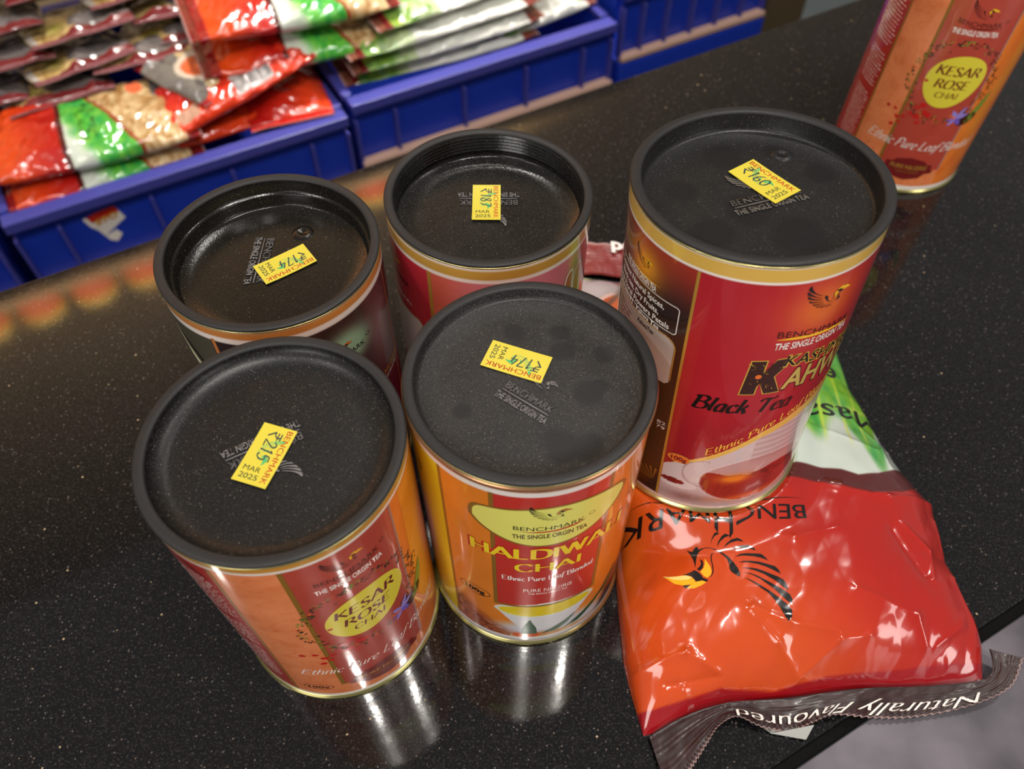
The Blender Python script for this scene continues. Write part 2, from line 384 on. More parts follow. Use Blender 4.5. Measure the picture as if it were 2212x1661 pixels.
# ------------------------------------------------------------------ materials
def granite():
    m, nt, b = nodes_of('polished_black_granite'); N = nt.nodes.new; Lk = nt.links.new
    tc = N('ShaderNodeTexCoord')
    def noise(s, d=3, r=.6):
        n = N('ShaderNodeTexNoise'); n.inputs['Scale'].default_value = s; n.inputs['Detail'].default_value = d; n.inputs['Roughness'].default_value = r
        Lk(tc.outputs['Object'], n.inputs['Vector']); return n
    def ramp(src, a, c, v0=0., v1=1.):
        r = N('ShaderNodeMapRange'); r.inputs['From Min'].default_value = a; r.inputs['From Max'].default_value = c
        r.inputs['To Min'].default_value = v0; r.inputs['To Max'].default_value = v1; Lk(src, r.inputs['Value']); return r
    def mix(f, A, B):
        x = N('ShaderNodeMix'); x.data_type = 'RGBA'; Lk(f, x.inputs[0])
        for s, v in ((6, A), (7, B)):
            if hasattr(v, 'links'): Lk(v, x.inputs[s])
            else: x.inputs[s].default_value = (*v, 1)
        return x.outputs[2]
    c = mix(ramp(noise(900, 4).outputs['Fac'], .53, .74).outputs[0], (.005, .005, .0055), (.050, .047, .048))
    c = mix(ramp(noise(260, 5, .7).outputs['Fac'], .52, .75).outputs[0], c, (.020, .018, .018))
    v = N('ShaderNodeTexVoronoi'); v.inputs['Scale'].default_value = 620; Lk(tc.outputs['Object'], v.inputs['Vector'])
    sep = N('ShaderNodeSeparateColor'); Lk(v.outputs['Color'], sep.inputs[0])
    f1 = N('ShaderNodeMath'); f1.operation = 'MULTIPLY'
    Lk(ramp(v.outputs['Distance'], .30, .16).outputs[0], f1.inputs[0]); Lk(ramp(sep.outputs[0], .80, .92).outputs[0], f1.inputs[1])
    tint = mix(sep.outputs[1], (.10, .105, .13), (.17, .12, .09))
    c = mix(f1.outputs[0], c, tint)
    v2 = N('ShaderNodeTexVoronoi'); v2.inputs['Scale'].default_value = 210; Lk(tc.outputs['Object'], v2.inputs['Vector'])
    s2 = N('ShaderNodeSeparateColor'); Lk(v2.outputs['Color'], s2.inputs[0])
    f2 = N('ShaderNodeMath'); f2.operation = 'MULTIPLY'
    Lk(ramp(v2.outputs['Distance'], .13, .07).outputs[0], f2.inputs[0]); Lk(ramp(s2.outputs[0], .93, .96).outputs[0], f2.inputs[1])
    c = mix(f2.outputs[0], c, (.48, .36, .22))
    Lk(c, b.inputs['Base Color'])
    Lk(ramp(noise(14, 4).outputs['Fac'], .3, .7, .03, .085).outputs[0], b.inputs['Roughness'])
    bp = N('ShaderNodeBump'); bp.inputs['Strength'].default_value = .012; bp.inputs['Distance'].default_value = .001
    Lk(noise(500, 3).outputs['Fac'], bp.inputs['Height']); Lk(bp.outputs[0], b.inputs['Normal'])
    b.inputs['IOR'].default_value = 1.5
    return m
def lidmat(name, base, rough, dust, dustcol=(.32, .27, .22), haze=0., clean=(), seed=0):
    m, nt, b = nodes_of(name); N = nt.nodes.new; Lk = nt.links.new
    tc = N('ShaderNodeTexCoord')
    mp = N('ShaderNodeMapping'); mp.inputs['Location'].default_value = (seed*.37, seed*.11, 0); Lk(tc.outputs['Object'], mp.inputs['Vector'])
    def noise(s, d=2, r=.5):
        n = N('ShaderNodeTexNoise'); n.inputs['Scale'].default_value = s; n.inputs['Detail'].default_value = d; n.inputs['Roughness'].default_value = r
        Lk(mp.outputs[0], n.inputs['Vector']); return n.outputs['Fac']
    def ramp(src, a, c, v0=0., v1=1.):
        r = N('ShaderNodeMapRange'); r.inputs['From Min'].default_value = a; r.inputs['From Max'].default_value = c
        r.inputs['To Min'].default_value = v0; r.inputs['To Max'].default_value = v1; Lk(src, r.inputs['Value']); return r.outputs[0]
    def mul(a, c):
        x = N('ShaderNodeMath'); x.operation = 'MULTIPLY'
        for i, v in enumerate((a, c)):
            if hasattr(v, 'links'): Lk(v, x.inputs[i])
            else: x.inputs[i].default_value = v
        return x.outputs[0]
    def mix(f, A, B):
        x = N('ShaderNodeMix'); x.data_type = 'RGBA'; Lk(f, x.inputs[0])
        for s, v in ((6, A), (7, B)):
            if hasattr(v, 'links'): Lk(v, x.inputs[s])
            else: x.inputs[s].default_value = (*v, 1)
        return x.outputs[2]
    hz = ramp(noise(60, 5, .65), .35, .75, haze*.3, haze)
    fine = mul(ramp(noise(1500, 2), .52, .75), haze*1.6)
    add = N('ShaderNodeMath'); add.operation = 'ADD'; Lk(hz, add.inputs[0]); Lk(fine, add.inputs[1])
    f = add.outputs[0]
    v = N('ShaderNodeTexVoronoi'); v.inputs['Scale'].default_value = 1300; Lk(mp.outputs[0], v.inputs['Vector'])
    sc = N('ShaderNodeSeparateColor'); Lk(v.outputs['Color'], sc.inputs[0])
    sp_ = mul(ramp(v.outputs['Distance'], .24, .08), ramp(sc.outputs[0], 1-dust*1.5, 1-dust*.6))
    vb = N('ShaderNodeTexVoronoi'); vb.inputs['Scale'].default_value = 2600; Lk(mp.outputs[0], vb.inputs['Vector'])
    sb = N('ShaderNodeSeparateColor'); Lk(vb.outputs['Color'], sb.inputs[0])
    sp2 = mul(mul(ramp(vb.outputs['Distance'], .40, .15), ramp(sb.outputs[0], 1-dust*3.2, 1-dust*1.2)), .30)
    mx = N('ShaderNodeMath'); mx.operation = 'MAXIMUM'; Lk(sp_, mx.inputs[0]); Lk(sp2, mx.inputs[1]); sp_ = mx.outputs[0]
    for (cx, cy, rr) in clean:
        d = N('ShaderNodeVectorMath'); d.operation = 'DISTANCE'
        wv = N('ShaderNodeTexNoise'); wv.inputs['Scale'].default_value = 120; Lk(mp.outputs[0], wv.inputs['Vector'])
        d.inputs[1].default_value = (cx*.001, cy*.001, 0)
        flat = N('ShaderNodeVectorMath'); flat.operation = 'MULTIPLY'; flat.inputs[1].default_value = (1, 1, 0); Lk(tc.outputs['Object'], flat.inputs[0])
        Lk(flat.outputs[0], d.inputs[0])
        ad = N('ShaderNodeMath'); ad.operation = 'MULTIPLY_ADD'; Lk(wv.outputs['Fac'], ad.inputs[0]); ad.inputs[1].default_value = .004; Lk(d.outputs['Value'], ad.inputs[2])
        k = ramp(ad.outputs[0], rr*.001*.75+.002, rr*.001*1.15+.002, .12, 1.)
        f = mul(f, k); sp_ = mul(sp_, k)
    c = mix(f, base, (.20, .185, .17)); c = mix(sp_, c, dustcol)
    Lk(c, b.inputs['Base Color'])
    b.inputs['Specular IOR Level'].default_value = .38
    rr_ = ramp(f, 0, .3, rough, min(.75, rough+.25)); Lk(rr_, b.inputs['Roughness'])
    bp = N('ShaderNodeBump'); bp.inputs['Strength'].default_value = .12; bp.inputs['Distance'].default_value = .0005
    Lk(noise(1200, 2), bp.inputs['Height']); Lk(bp.outputs[0], b.inputs['Normal'])
    return m
GRAN = granite()
m_white = mat('white_print', (238, 230, 222), .3, coat=.3)
m_black = mat('black_print', (22, 16, 14), .25, coat=.4)
m_dkbrown = mat('dark_brown_print', (62, 24, 18), .3, coat=.3)
m_gold = mat('gold_print', (196, 150, 62), .28, metal=.35, coat=.2)
m_dgold = mat('dull_gold_print', (150, 108, 40), .32, metal=.25, coat=.2)
m_ybeak = mat('yellow_print', (246, 190, 40), .28, coat=.3)
m_pale = mat('pale_yellow_print', (250, 228, 150), .28, coat=.3)
m_yel = mat('lemon_print', (222, 208, 62), .3, coat=.3)
m_red = mat('red_print', (190, 40, 30), .3, coat=.3)
m_darkred = mat('dark_red_print', (112, 26, 26), .3, coat=.3)
m_leafd = mat('dark_leaf_print', (40, 44, 30), .35, coat=.2)
m_leafg = mat('green_leaf_print', (120, 140, 50), .35, coat=.2)
m_org = mat('orange_print', (226, 112, 44), .3, coat=.3)
m_violet = mat('violet_print', (150, 130, 205), .3, coat=.3)
m_violetd = mat('deep_violet_print', (112, 88, 190), .3, coat=.3)
m_greyline = mat('grey_line_print', (150, 120, 112), .3, coat=.2)
m_tin = mat('brassy_tin', (202, 192, 128), .24, metal=.9)
m_copper = mat('coppery_tin', (188, 140, 104), .25, metal=.85)
ctrim = None
m_body = vcmat('can_label_paper', .3, .8, coatr=.055)
m_sticker = mat('yellow_price_sticker', (214, 198, 62), .45)
m_stred = mat('sticker_red_ink', (205, 50, 30), .5)
m_stgreen = mat('sticker_green_ink', (70, 178, 108), .5)
m_stgrey = mat('sticker_grey_ink', (70, 78, 50), .5)
m_pen = mat('pen_ink', (50, 66, 62), .5)

# ------------------------------------------------------------------ counter, steel table, floor
OL = Vector((-0.3242, 0.3463, 0)); e1 = Vector((0.8684, 0.4958, 0)); e1.normalize(); nn = Vector((-e1.y, e1.x, 0))
def ab(a, b, z): return OL+e1*a+nn*b+Vector((0, 0, z))
ANG = math.atan2(e1.y, e1.x)
FR = empty('setting_frame'); bpy.data.objects.remove(FR)
q1 = Vector((.2464, .1406, 0)); q2 = Vector((.122, .0714, 0)); eB = (q1-q2).normalized()
nB = Vector((-eB.y, eB.x, 0))
g0 = q2+nB*.005
V = [OL-e1*.9, OL+e1*1.7, g0+eB*1.5, g0-eB*.9]
def slab(name, P, z0, z1, m, bev=.002):
    bm = bmesh.new(); lo = [bm.verts.new((p.x, p.y, z0)) for p in P]; hi = [bm.verts.new((p.x, p.y, z1)) for p in P]
    n = len(P)
    bm.faces.new(lo); bm.faces.new(hi)
    for i in range(n): bm.faces.new((lo[i], lo[(i+1) % n], hi[(i+1) % n], hi[i]))
    bmesh.ops.recalc_face_normals(bm, faces=bm.faces[:])
    if bev: bmesh.ops.bevel(bm, geom=bm.edges[:], offset=bev, segments=3, affect='EDGES', profile=.5)
    me = bpy.data.meshes.new(name); bm.to_mesh(me); bm.free(); me.materials.append(m)
    return link(bpy.data.objects.new(name, me))
ctr = empty('granite_counter', (0.1, .2, 0))
tag(ctr, 'polished black speckled granite counter top carrying the tea cans', 'counter')
top = slab('worktop', V, -.03, 0, GRAN, .0012)
top.parent = ctr; top.location = (-.1, -.2, 0)
V2 = [p.copy() for p in V]
ins = .03
V2 = [V[0]+e1*.05-nn*ins, V[1]-e1*.05-nn*ins, V[2]-e1*.05+nn*ins, V[3]+e1*.05+nn*ins]
cab = slab('cabinet', V2, -.90, -.0305, mat('dark_laminate', (40, 32, 28), .5)); cab.parent = ctr; cab.location = (-.1, -.2, 0)

def steelmat():
    m, nt, b = nodes_of('worn_grey_steel'); N = nt.nodes.new; Lk = nt.links.new
    tc = N('ShaderNodeTexCoord'); n = N('ShaderNodeTexNoise'); n.inputs['Scale'].default_value = 22; n.inputs['Detail'].default_value = 5
    Lk(tc.outputs['Object'], n.inputs['Vector'])
    cr = N('ShaderNodeValToRGB'); cr.color_ramp.elements[0].position = .3; cr.color_ramp.elements[0].color = (*lin((70, 66, 72)), 1)
    cr.color_ramp.elements[1].position = .75; cr.color_ramp.elements[1].color = (*lin((122, 116, 124)), 1)
    Lk(n.outputs['Fac'], cr.inputs[0]); Lk(cr.outputs[0], b.inputs['Base Color'])
    b.inputs['Metallic'].default_value = .45; b.inputs['Roughness'].default_value = .38
    return m
g1 = q2-nB*.0003
st = slab('steel_table', [g1-eB*.9, g1+eB*1.5, g1+eB*1.5-nB*.6, g1-eB*.9-nB*.6], -.035, -.0006, steelmat(), .0006)
tag(st, 'mottled grey steel table top butted against the black counter', 'table')
tr = slab('gap_strip', [g1-eB*.9+nB*.0004, g1+eB*1.5+nB*.0004, g0+eB*1.5-nB*.0003, g0-eB*.9-nB*.0003], -.03, -.0022, mat('gap_black', (10, 9, 9), .7, spec=.1), .0004)  # added black strip, stands in for the dark gap beside the steel
tr.parent = ctr; tr.location = (-.1, -.2, 0)
leg_m = mat('steel_leg', (120, 118, 120), .35, metal=.8)
for k, (s_, t_) in enumerate(((-.8, .08), (1.4, .08), (-.8, .52), (1.4, .52))):
    p = g1+eB*s_-nB*t_
    boxes('leg', [((p.x, p.y, -.4675), (.04, .04, .865))], leg_m, st)

def tilemat(name, c1, c2, rough):
    m, nt, b = nodes_of(name); N = nt.nodes.new; Lk = nt.links.new
    tc = N('ShaderNodeTexCoord'); br = N('ShaderNodeTexNoise'); br.inputs['Scale'].default_value = 6
    Lk(tc.outputs['Object'], br.inputs['Vector'])
    cr = N('ShaderNodeValToRGB'); cr.color_ramp.elements[0].color = (*lin(c1), 1); cr.color_ramp.elements[1].color = (*lin(c2), 1)
    Lk(br.outputs['Fac'], cr.inputs[0]); Lk(cr.outputs[0], b.inputs['Base Color']); b.inputs['Roughness'].default_value = rough
    return m
fl = boxes('floor', [((0.5, 1.5, -.93), (8, 8, .06))], tilemat('pale_floor_tile', (112, 128, 136), (134, 146, 152), .3)); tag(fl, kind='structure')
wb = boxes('wall_back', [((0, 0, 0), (6, .06, 3.2))], tilemat('warm_plaster', (150, 128, 100), (168, 146, 118), .8)); tag(wb, kind='structure')
wb.location = ab(.6, 1.30, .70); wb.rotation_euler = (0, 0, ANG)

# ------------------------------------------------------------------ the tea cans
def can_frame(name, x, y, z, tx, ty):
    a = Vector((tx, ty, 1)).normalized(); X = (Vector((1, 0, 0))-a*a.x).normalized(); Y = a.cross(X)
    e = empty(name)
    m_ = Matrix.Identity(4)
    for i in range(3): m_[i][0] = X[i]; m_[i][1] = Y[i]; m_[i][2] = a[i]; m_[i][3] = (x, y, z)[i]
    e.matrix_world = m_
    camL = m_.inverted() @ Vector((0, 0, CAM_H))
    return e, math.atan2(camL.y, camL.x)
RB = .0448
def body(e, th0, h, paint, span=66, step=.5, zstep=.5):
    R = RB*1000
    s = np.concatenate([np.arange(-span, span+1e-6, step), np.arange(span+4, 2*math.pi*R-span, 4.)])
    z = np.arange(2.0, (h*1000)-1.6, zstep)
    S, Z = np.meshgrid(s, z, indexing='ij')
    th = th0+S/R
    V = np.stack([RB*np.cos(th), RB*np.sin(th), Z*.001], -1).reshape(-1, 3)
    nu, nv = S.shape
    F = grid_faces(nu, nv)
    j = np.arange(nv-1); Fc = np.stack([(nu-1)*nv+j, j, j+1, (nu-1)*nv+j+1], -1); F = np.concatenate([F, Fc])
    SS = np.where(S > math.pi*R, S-2*math.pi*R, S)
    col = paint(SS, Z)
    return mesh_obj('label_wrap', V, F, m_body, e, True, cols=lin(np.clip(col, 0, 255)).reshape(-1, 3))
def cmap(th0):
    def f(x, y, layer):
        r = RB+.00003+layer*.000035; t = th0+x/(RB*1000)
        return (r*math.cos(t), r*math.sin(t), y*.001)
    return f
def C_(c, S): return np.broadcast_to(np.array(c, float), S.shape+(3,)).copy()
def put(img, mask, c):
    m = mask[..., None] if mask.ndim == 2 else mask
    return img*(1-m)+np.array(c, float)*m
def box_m(S, a, b): return ((S >= a) & (S < b)).astype(float)
def common(can, e, h, rec, kind, lm, ls, tin=None):
    """lid, tin rims"""
    R = .0450; ri = .0411
    P = [(RB-.0012, h-.0016), (R-.0003, h-.0014), (R, h-.0011), (R, h-.0006), (R-.0003, h-.0002), (R-.0009, h), (ri+.0006, h), (ri+.0001, h-.0003), (ri-.0001, h-.0009)]
    if kind == 'plain': P += [(ri-.0006, h-rec+.0014), (ri-.0010, h-rec+.0005), (ri-.0019, h-rec)]
    if kind == 'soft': P += [(ri-.0002, h-rec+.0036), (ri-.0012, h-rec+.0022), (ri-.0032, h-rec+.0008), (ri-.0052, h-rec+.0002), (ri-.0062, h-rec)]
    if kind == 'step': P += [(ri-.0004, h-.0066), (ri-.0007, h-.0070), (ri-.0016, h-.0072), (ri-.0018, h-.0078), (ri-.0020, h-rec+.0008), (ri-.0028, h-rec)]
    if kind == 'rings':
        for k in range(5): zz = h-.0016-k*.0017; P += [(ri-.0001, zz), (ri-.0009, zz-.0005), (ri-.0009, zz-.0009), (ri-.0001, zz-.0014)]
        P += [(ri-.0004, h-rec+.0006), (ri-.0010, h-rec)]
    lathe('lid_rim', P[:9], m_rim, e, 160)
    wall = P[8:]
    lathe('lid', wall+[(.030, h-rec), (.02, h-rec), (.0001, h-rec)], lm, e, 160)
    lathe('base_rim', [(.0001, .0006), (.0420, .0006), (.0432, 0), (.0452, 0), (.0457, .0006), (.0459, .0014), (.0457, .0023), (.0450, .0028), (RB+.0001, .0032), (RB-.001, .0034)], tin or m_tin, e, 160)
    lathe('top_rim', [(RB-.0012, h-.0019), (RB+.0001, h-.0022), (RB+.00022, h-.0018), (RB+.0000, h-.0015), (RB-.0012, h-.0015)], tin or m_tin, e, 160)
def sticker(e, h, rec, c4, price, curl=0.):
    c = [Vector(p) for p in c4]; TL, TR, BR_, BL_ = c
    W_, H_ = 23.3, 12.6
    ctr_ = (TL+TR+BR_+BL_)/4; ux = ((TR-TL)+(BR_-BL_)).normalized(); uy = Vector((-ux.y, ux.x))
    if uy.dot(TL-BL_) < 0: uy = -uy
    zf = h-rec
    def f(x, y, layer):
        p = ctr_+ux*(x-W_/2)+uy*(y-H_/2)
        zz = .64+curl*(((x-W_/2)/(W_/2))**2)*1.0+layer*.03
        return (p.x*.001, p.y*.001, zf+zz*.001)
    d = Decals()
    d.rect(0, 0, W_, H_, m_sticker, 1)
    d.rect(0, 0, W_, H_, m_sticker, -3)
    ob = d.build('price_sticker', f, e, 2.0)
    d = Decals()
    d.text('BENCHMARK', .9, W_-1.2, H_-3.1, 2.1, m_stred, 2, bold=.012)
    v = Decals()
    emblem(d, 10.5, 5.6, 11.0, m_stgreen, m_stgreen, 2)
    if price: d.strokes('\u20b9'+price, 1.6, 14.0, 3.6, 4.8, m_pen, 3, wd=.11, thin=.08, shear=.1)
    def rotf(x, y):    # printed sideways at the end of the sticker
        return (20.0-y, x)
    d.text('MAR', 1.6, 7.8, 1.4, 2.0, m_stgrey, 2, bold=.01, fn=rotf)
    d.text('2025', 1.4, 8.2, -1.6, 2.0, m_stgrey, 2, bold=.01, fn=rotf)
    pr = d.build('sticker_print', f, e, 2.0)
    pr.parent = ob
def emboss(e, h, rec, org, dirv, wd, lm, wing=True, flip=False):
    """raised maker's mark moulded into the lid: emblem, name, line, motto. org = start of the name, dirv = reading direction"""
    dx = Vector(dirv).normalized(); uy = Vector((-dx.y, dx.x)); zf = h-rec
    def f(x, y, layer):
        p = Vector(org)+dx*x+uy*y
        return (p.x*.001, p.y*.001, zf+.00008+.00006*layer)
    d = Decals()
    d.text('BENCHMARK', 0, wd, 0, 3.2, lm, 2, bold=.02)
    d.rect(0, -1.3, wd, -.8, lm, 2)
    d.text('THE SINGLE ORIGIN TEA', -1, wd+1, -5.0, 2.8, lm, 2, bold=.02)
    if wing: emblem(d, wd*.5, 9.6, wd*.62, lm, lm, 2)
    o = d.build('embossed_mark', f, e, None)
    md = o.modifiers.new('solid', 'SOLIDIFY'); md.thickness = .0003; md.offset = 1
    return o

LIDS = {
 'A': lidmat('dusty_black_lid', (.006, .006, .0065), .36, .12, haze=.012, seed=1),
 'B': lidmat('fingermarked_black_lid', (.007, .007, .008), .42, .16, haze=.075, clean=((21, -5, 5.5), (25, -2.5, 4.0), (-24, -13, 3.5), (11, -27, 7.0), (19, -27, 6), (12, 14, 4.5), (11, 23, 4), (27, 12, 4), (-6, 23, 4)), seed=2),
 'C': lidmat('glossy_brown_black_lid', (.007, .006, .005), .17, .05, haze=.015, seed=3),
 'D': lidmat('glossy_scuffed_black_lid', (.006, .006, .006), .15, .05, haze=.05, seed=4),
 'E': lidmat('satin_black_lid', (.009, .009, .010), .34, .05, haze=.028, clean=((-8, 24, 8), (12, 26, 5), (25, 12, 6), (-26, 4, 6), (-4, -8, 9), (10, -22, 10), (-18, -20, 8)), seed=5),
}
m_rim = mat('worn_matt_rim', (39, 38, 39), .5, spec=.35, bump=(900, .12))
m_emb = mat('moulded_mark', (112, 108, 108), .4)
CANS = dict(
 A=(-.08039, .14485, 0, .00098, -.01296, .1476), B=(.00731, .16947, 0, -.00739, .00505, .14934),
 C=(-.10011, .23758, 0, .00649, -.00316, .14594), D=(-.01182, .26988, 0, .00896, .00539, .1461),
 E=(.09152, .21454, .04369, -.03762, .05657, .14987), F=(.27981, .48997, 0, .00748, -.0071, .14987))

def top_bands(img, S, Z, h, gold, wz0, wz1, gz1):
    img = put(img, box_m(Z, wz0, wz1), (236, 228, 220))
    img = put(img, box_m(Z, wz1, gz1), gold)
    return put(img, box_m(Z, gz1, h), (225, 215, 200))
def script_strip(d, x0, x1, z, amp, m, seed, n=None, th=.35):
    """unreadably small printed lines: short uneven dashes"""
    rnd = random.Random(seed); x = x0
    while x < x1:
        l = rnd.uniform(.8, 3.2); l = min(l, x1-x)
        if l > .3: d.rect(x, z, x+l, z+th*rnd.uniform(.7, 1.4), m, 2)
        x += l+rnd.uniform(.4, .9)

# ---- Kesar rose label (used by the can in front and the one at the back right)
def paint_kesar(sh):
    def p(S, Z):
        S = S-sh
        n1 = fbm(S/9, Z/9, 2, 5); n2 = np.abs(fbm(S/6, Z/5, 8, 4)-.5)*2
        img = C_((232, 136, 84), S)+((n1-.5)*26)[..., None]-(np.exp(-n2*22)*22)[..., None]*np.array([.5, 1, 1])
        img = put(img, box_m(S, -90, -38.3), (176, 38, 30))
        red = C_((178, 68, 52), S)+((n1-.5)*12)[..., None]
        m = (box_m(S, -14.2, 26.4)*box_m(Z, 20, 150))[..., None]; img = img*(1-m)+red*m
        m = box_m(S, 27, 90)[..., None]; o = C_((228, 118, 42), S)+((n1-.5)*40)[..., None]*np.array([.6, 1, .6]); img = img*(1-m)+o*m
        # golden leaf shading on the far side
        k = np.exp(-(((S-40)-(Z-60)*.1)/6)**2)*sstep(20, 60, Z)*.6; img = put(img, k, (226, 150, 40))
        img = put(img, box_m(Z, 0, 6.2), (238, 230, 222))
        return top_bands(img, S, Z, 150, (196, 138, 54), 140.6, 142.3, 147.4)
    return p
def deco_kesar(sh, full=True):
    d = Decals(); X = lambda v: v+sh
    d.rect(X(-38.4), 6, X(-37.0), 140.6, m_dgold, 1); d.rect(X(-15.6), 20, X(-13.8), 140.6, m_dgold, 1)
    d.rect(X(25.9), 20, X(26.8), 140.6, m_greyline, 1)
    d.rect(X(-15.6), 18.8, X(-9), 20, m_dgold, 1)
    emblem(d, X(4.8), 131.0, 15.5, m_dkbrown, m_ybeak, 2)
    d.text('BENCHMARK', X(-7), X(17.6), 123.6, 2.9, m_dkbrown, 2, arc=-1.0)
    d.poly([(X(-2), 122.5), (X(5), 121.2), (X(12), 121.6), (X(18), 123.0), (X(11), 122.2), (X(4), 121.9)], m_dkbrown, 2)
    d.ring(X(19.6), 126.8, 1.1, 1.1, .22, m_dkbrown, 2, 20)
    d.text('THE SINGLE ORGIN TEA', X(-7.8), X(18.2), 117.2, 3.2, m_white, 2, bold=.018)
    # herb ring
    rnd = random.Random(7)
    for k in range(250):
        t = rnd.uniform(0, 2*math.pi); rr = rnd.gauss(1.22, .09)
        x = X(6.0)+20.0*rr*math.cos(t); y = 86+22*rr*math.sin(t)
        if math.hypot((x-X(6.4))/17.6, (y-87.2)/19) < 1.05: continue
        if y > 114: continue
        l = rnd.uniform(1.0, 2.8); wv = rnd.uniform(.5, 1.2); a = rnd.uniform(0, math.pi)
        ca, sa = math.cos(a), math.sin(a)
        P = [(-l*.5, 0), (-l*.1, wv*.6), (l*.3, wv*.25), (l*.5, wv*.3), (l*.25, -wv*.3), (-l*.2, -wv*.45)]
        m_ = m_leafd if rnd.random() < .66 else (m_leafg if rnd.random() < .7 else m_org)
        if x > X(20): m_ = m_leafd
        d.poly([(x+px*ca-py*sa, y+px*sa+py*ca) for px, py in P], m_, 2)
    for k, (x, y, r) in enumerate([(-7, 66, 2.1), (-4, 68.5, 2.3), (-1, 64, 2.0), (-9, 61, 1.7), (-5, 60, 2.2), (1.5, 62.5, 1.9), (-12.5, 57.5, 1.6), (-16, 56, 1.8), (-19, 61, 1.3), (-24, 61, 1.4), (-17.5, 50, 1.5), (-3, 56, 1.5), (-14, 53, 1.4)]):
        P = [(X(x)+r*(1+.25*math.sin(3*t+k))*math.cos(t), y+r*.8*(1+.2*math.cos(2*t+k))*math.sin(t)) for t in np.linspace(0, 6.0, 11)]
        d.poly(P, mat('petal_red_print', (196, 30, 26), .3, coat=.3) if k % 3 else m_red, 3)
    d.ell(X(6.4), 87.3, 16.4, 18.4, m_yel, 3, rot=-.55, egg=.10)
    d.strokes('KESAR', X(-6.3), X(19.6), 91.0, 6.2, m_darkred, 4, wd=.20, thin=.05, nib=.15, shear=.16, serif=.08)
    d.strokes('ROSE', X(-4), X(16.2), 82.2, 5.9, m_darkred, 4, wd=.20, thin=.05, nib=.15, shear=.16, serif=.08)
    d.strokes('CHAI', X(-1), X(12.8), 75.6, 4.0, m_darkred, 4, wd=.17, thin=.05, nib=.15, shear=.16, serif=.07)
    d.poly([(X(-8.8)+1.1*math.cos(t), 85+1.3*math.sin(t)*(1+.3*math.cos(2*t))) for t in np.linspace(0, 6, 9)], m_red, 4)
    # crocus flower and seed
    d.ell(X(27), 60.5, 6.5, 4.0, m_dkbrown, 3, rot=.5)
    for a, l, wv, m_ in ((2.2, 7, 3.0, m_violet), (1.1, 9.5, 2.4, m_violet), (.35, 8, 3.2, m_violet), (-.9, 7, 3.2, m_violetd), (-2.1, 7, 2.4, m_violet), (3.5, 6, 2.2, m_violetd)):
        P = [(X(19.2)+l*t*math.cos(a)-wv*math.sin(math.pi*t**.8)*.5*s_*math.sin(a), 62+l*t*math.sin(a)+wv*math.sin(math.pi*t**.8)*.5*s_*math.cos(a)) for s_, ts in ((1, np.linspace(0, 1, 8)), (-1, np.linspace(1, 0, 8)[1:-1])) for t in ts]
        d.poly(P, m_, 4)
    for a in (2.6, 2.9, 3.3):
        d.poly([(X(19.2), 62.3), (X(19.2)+4*math.cos(a), 62+4*math.sin(a)), (X(19.2)+4.2*math.cos(a+.12), 62+4.2*math.sin(a+.12)), (X(19.5), 61.7)], m_org, 5)
    d.poly([(X(26.5), 58), (X(29), 66), (X(33.5), 76), (X(36), 80), (X(36), 72), (X(33.5), 64), (X(29.5), 57)], m_leafg, 3)
    d.strokes('Ethnic Pure Leaf Blended', X(-30), X(42), 36.2, 6.6, m_white, 4, wd=.11, thin=.035, nib=.5, shear=.42)
    P = [(-12, 20.5), (-10, 20.5), (-10, 24.5), (-6.5, 24.5), (-4, 27.5), (5, 29.5), (14, 27.5), (17, 24.5), (20.5, 24.5), (20.5, 20.5), (22.5, 20.5), (22.5, 17.5), (18, 17), (15, 13.5), (5, 11.5), (-5, 13.5), (-8, 17), (-12, 17.5)]
    d.poly([(X(x), y) for x, y in P], m_darkred, 3)
    d.text('PURE NILGIRIS', X(-6.5), X(17.5), 20.4, 3.1, m_gold, 4, bold=.012)
    d.text('THE SINGLE ORIGIN TEA', X(-1.5), X(13.5), 17.2, 1.7, m_dgold, 4)
    if full:
        d.ring(X(-25.8), 17.0, 6.6, 3.5, .3, m_dkbrown, 3); d.text('100g', X(-30.4), X(-21.2), 15.3, 3.0, m_dkbrown, 3, bold=.02)
    # small print lines of the red side panel
    for k in range(46):
        z = 128-k*2.35
        if k in (16, 17, 28, 29): continue
        script_strip(d, X(-58), X(-42+(k*7 % 5)*.5), z, .3, m_white, k, th=.5)
    d.poly([(X(-41), 129), (X(-47), 137), (X(-50), 139), (X(-46), 133)], m_black, 3)
    return d

def make_A():
    n = 'A'; x, y, z, tx, ty, h = CANS[n]; e, th0 = can_frame('tea_can', x, y, z, tx, ty)
    tag(e, 'orange can with yellow oval badge and dusty black lid, front left of group', 'can', 'tea cans on the counter')
    body(e, th0, h, paint_kesar(0)); common(n, e, h, .006, 'soft', LIDS[n], 1)
    deco_kesar(0).build('label_print', cmap(th0), e)
    emboss(e, h, .006, (7.5, 7.0), (-24, -13.4), 26, m_emb)
    sticker(e, h, .006, [(6.2, 7.1), (-.8, -15.2), (-11.8, -12.3), (-4.8, 9.8)], '215', .3)
def make_F():
    n = 'F'; x, y, z, tx, ty, h = CANS[n]; e, th0 = can_frame('tea_can', x, y, z, tx, ty)
    tag(e, 'orange and brick-red tea can with yellow oval standing alone at the far right', 'can', 'tea cans on the counter')
    body(e, th0, h, paint_kesar(8.6)); common(n, e, h, .008, 'plain', LIDS['E'], 1)
    deco_kesar(8.6, False).build('label_print', cmap(th0), e)
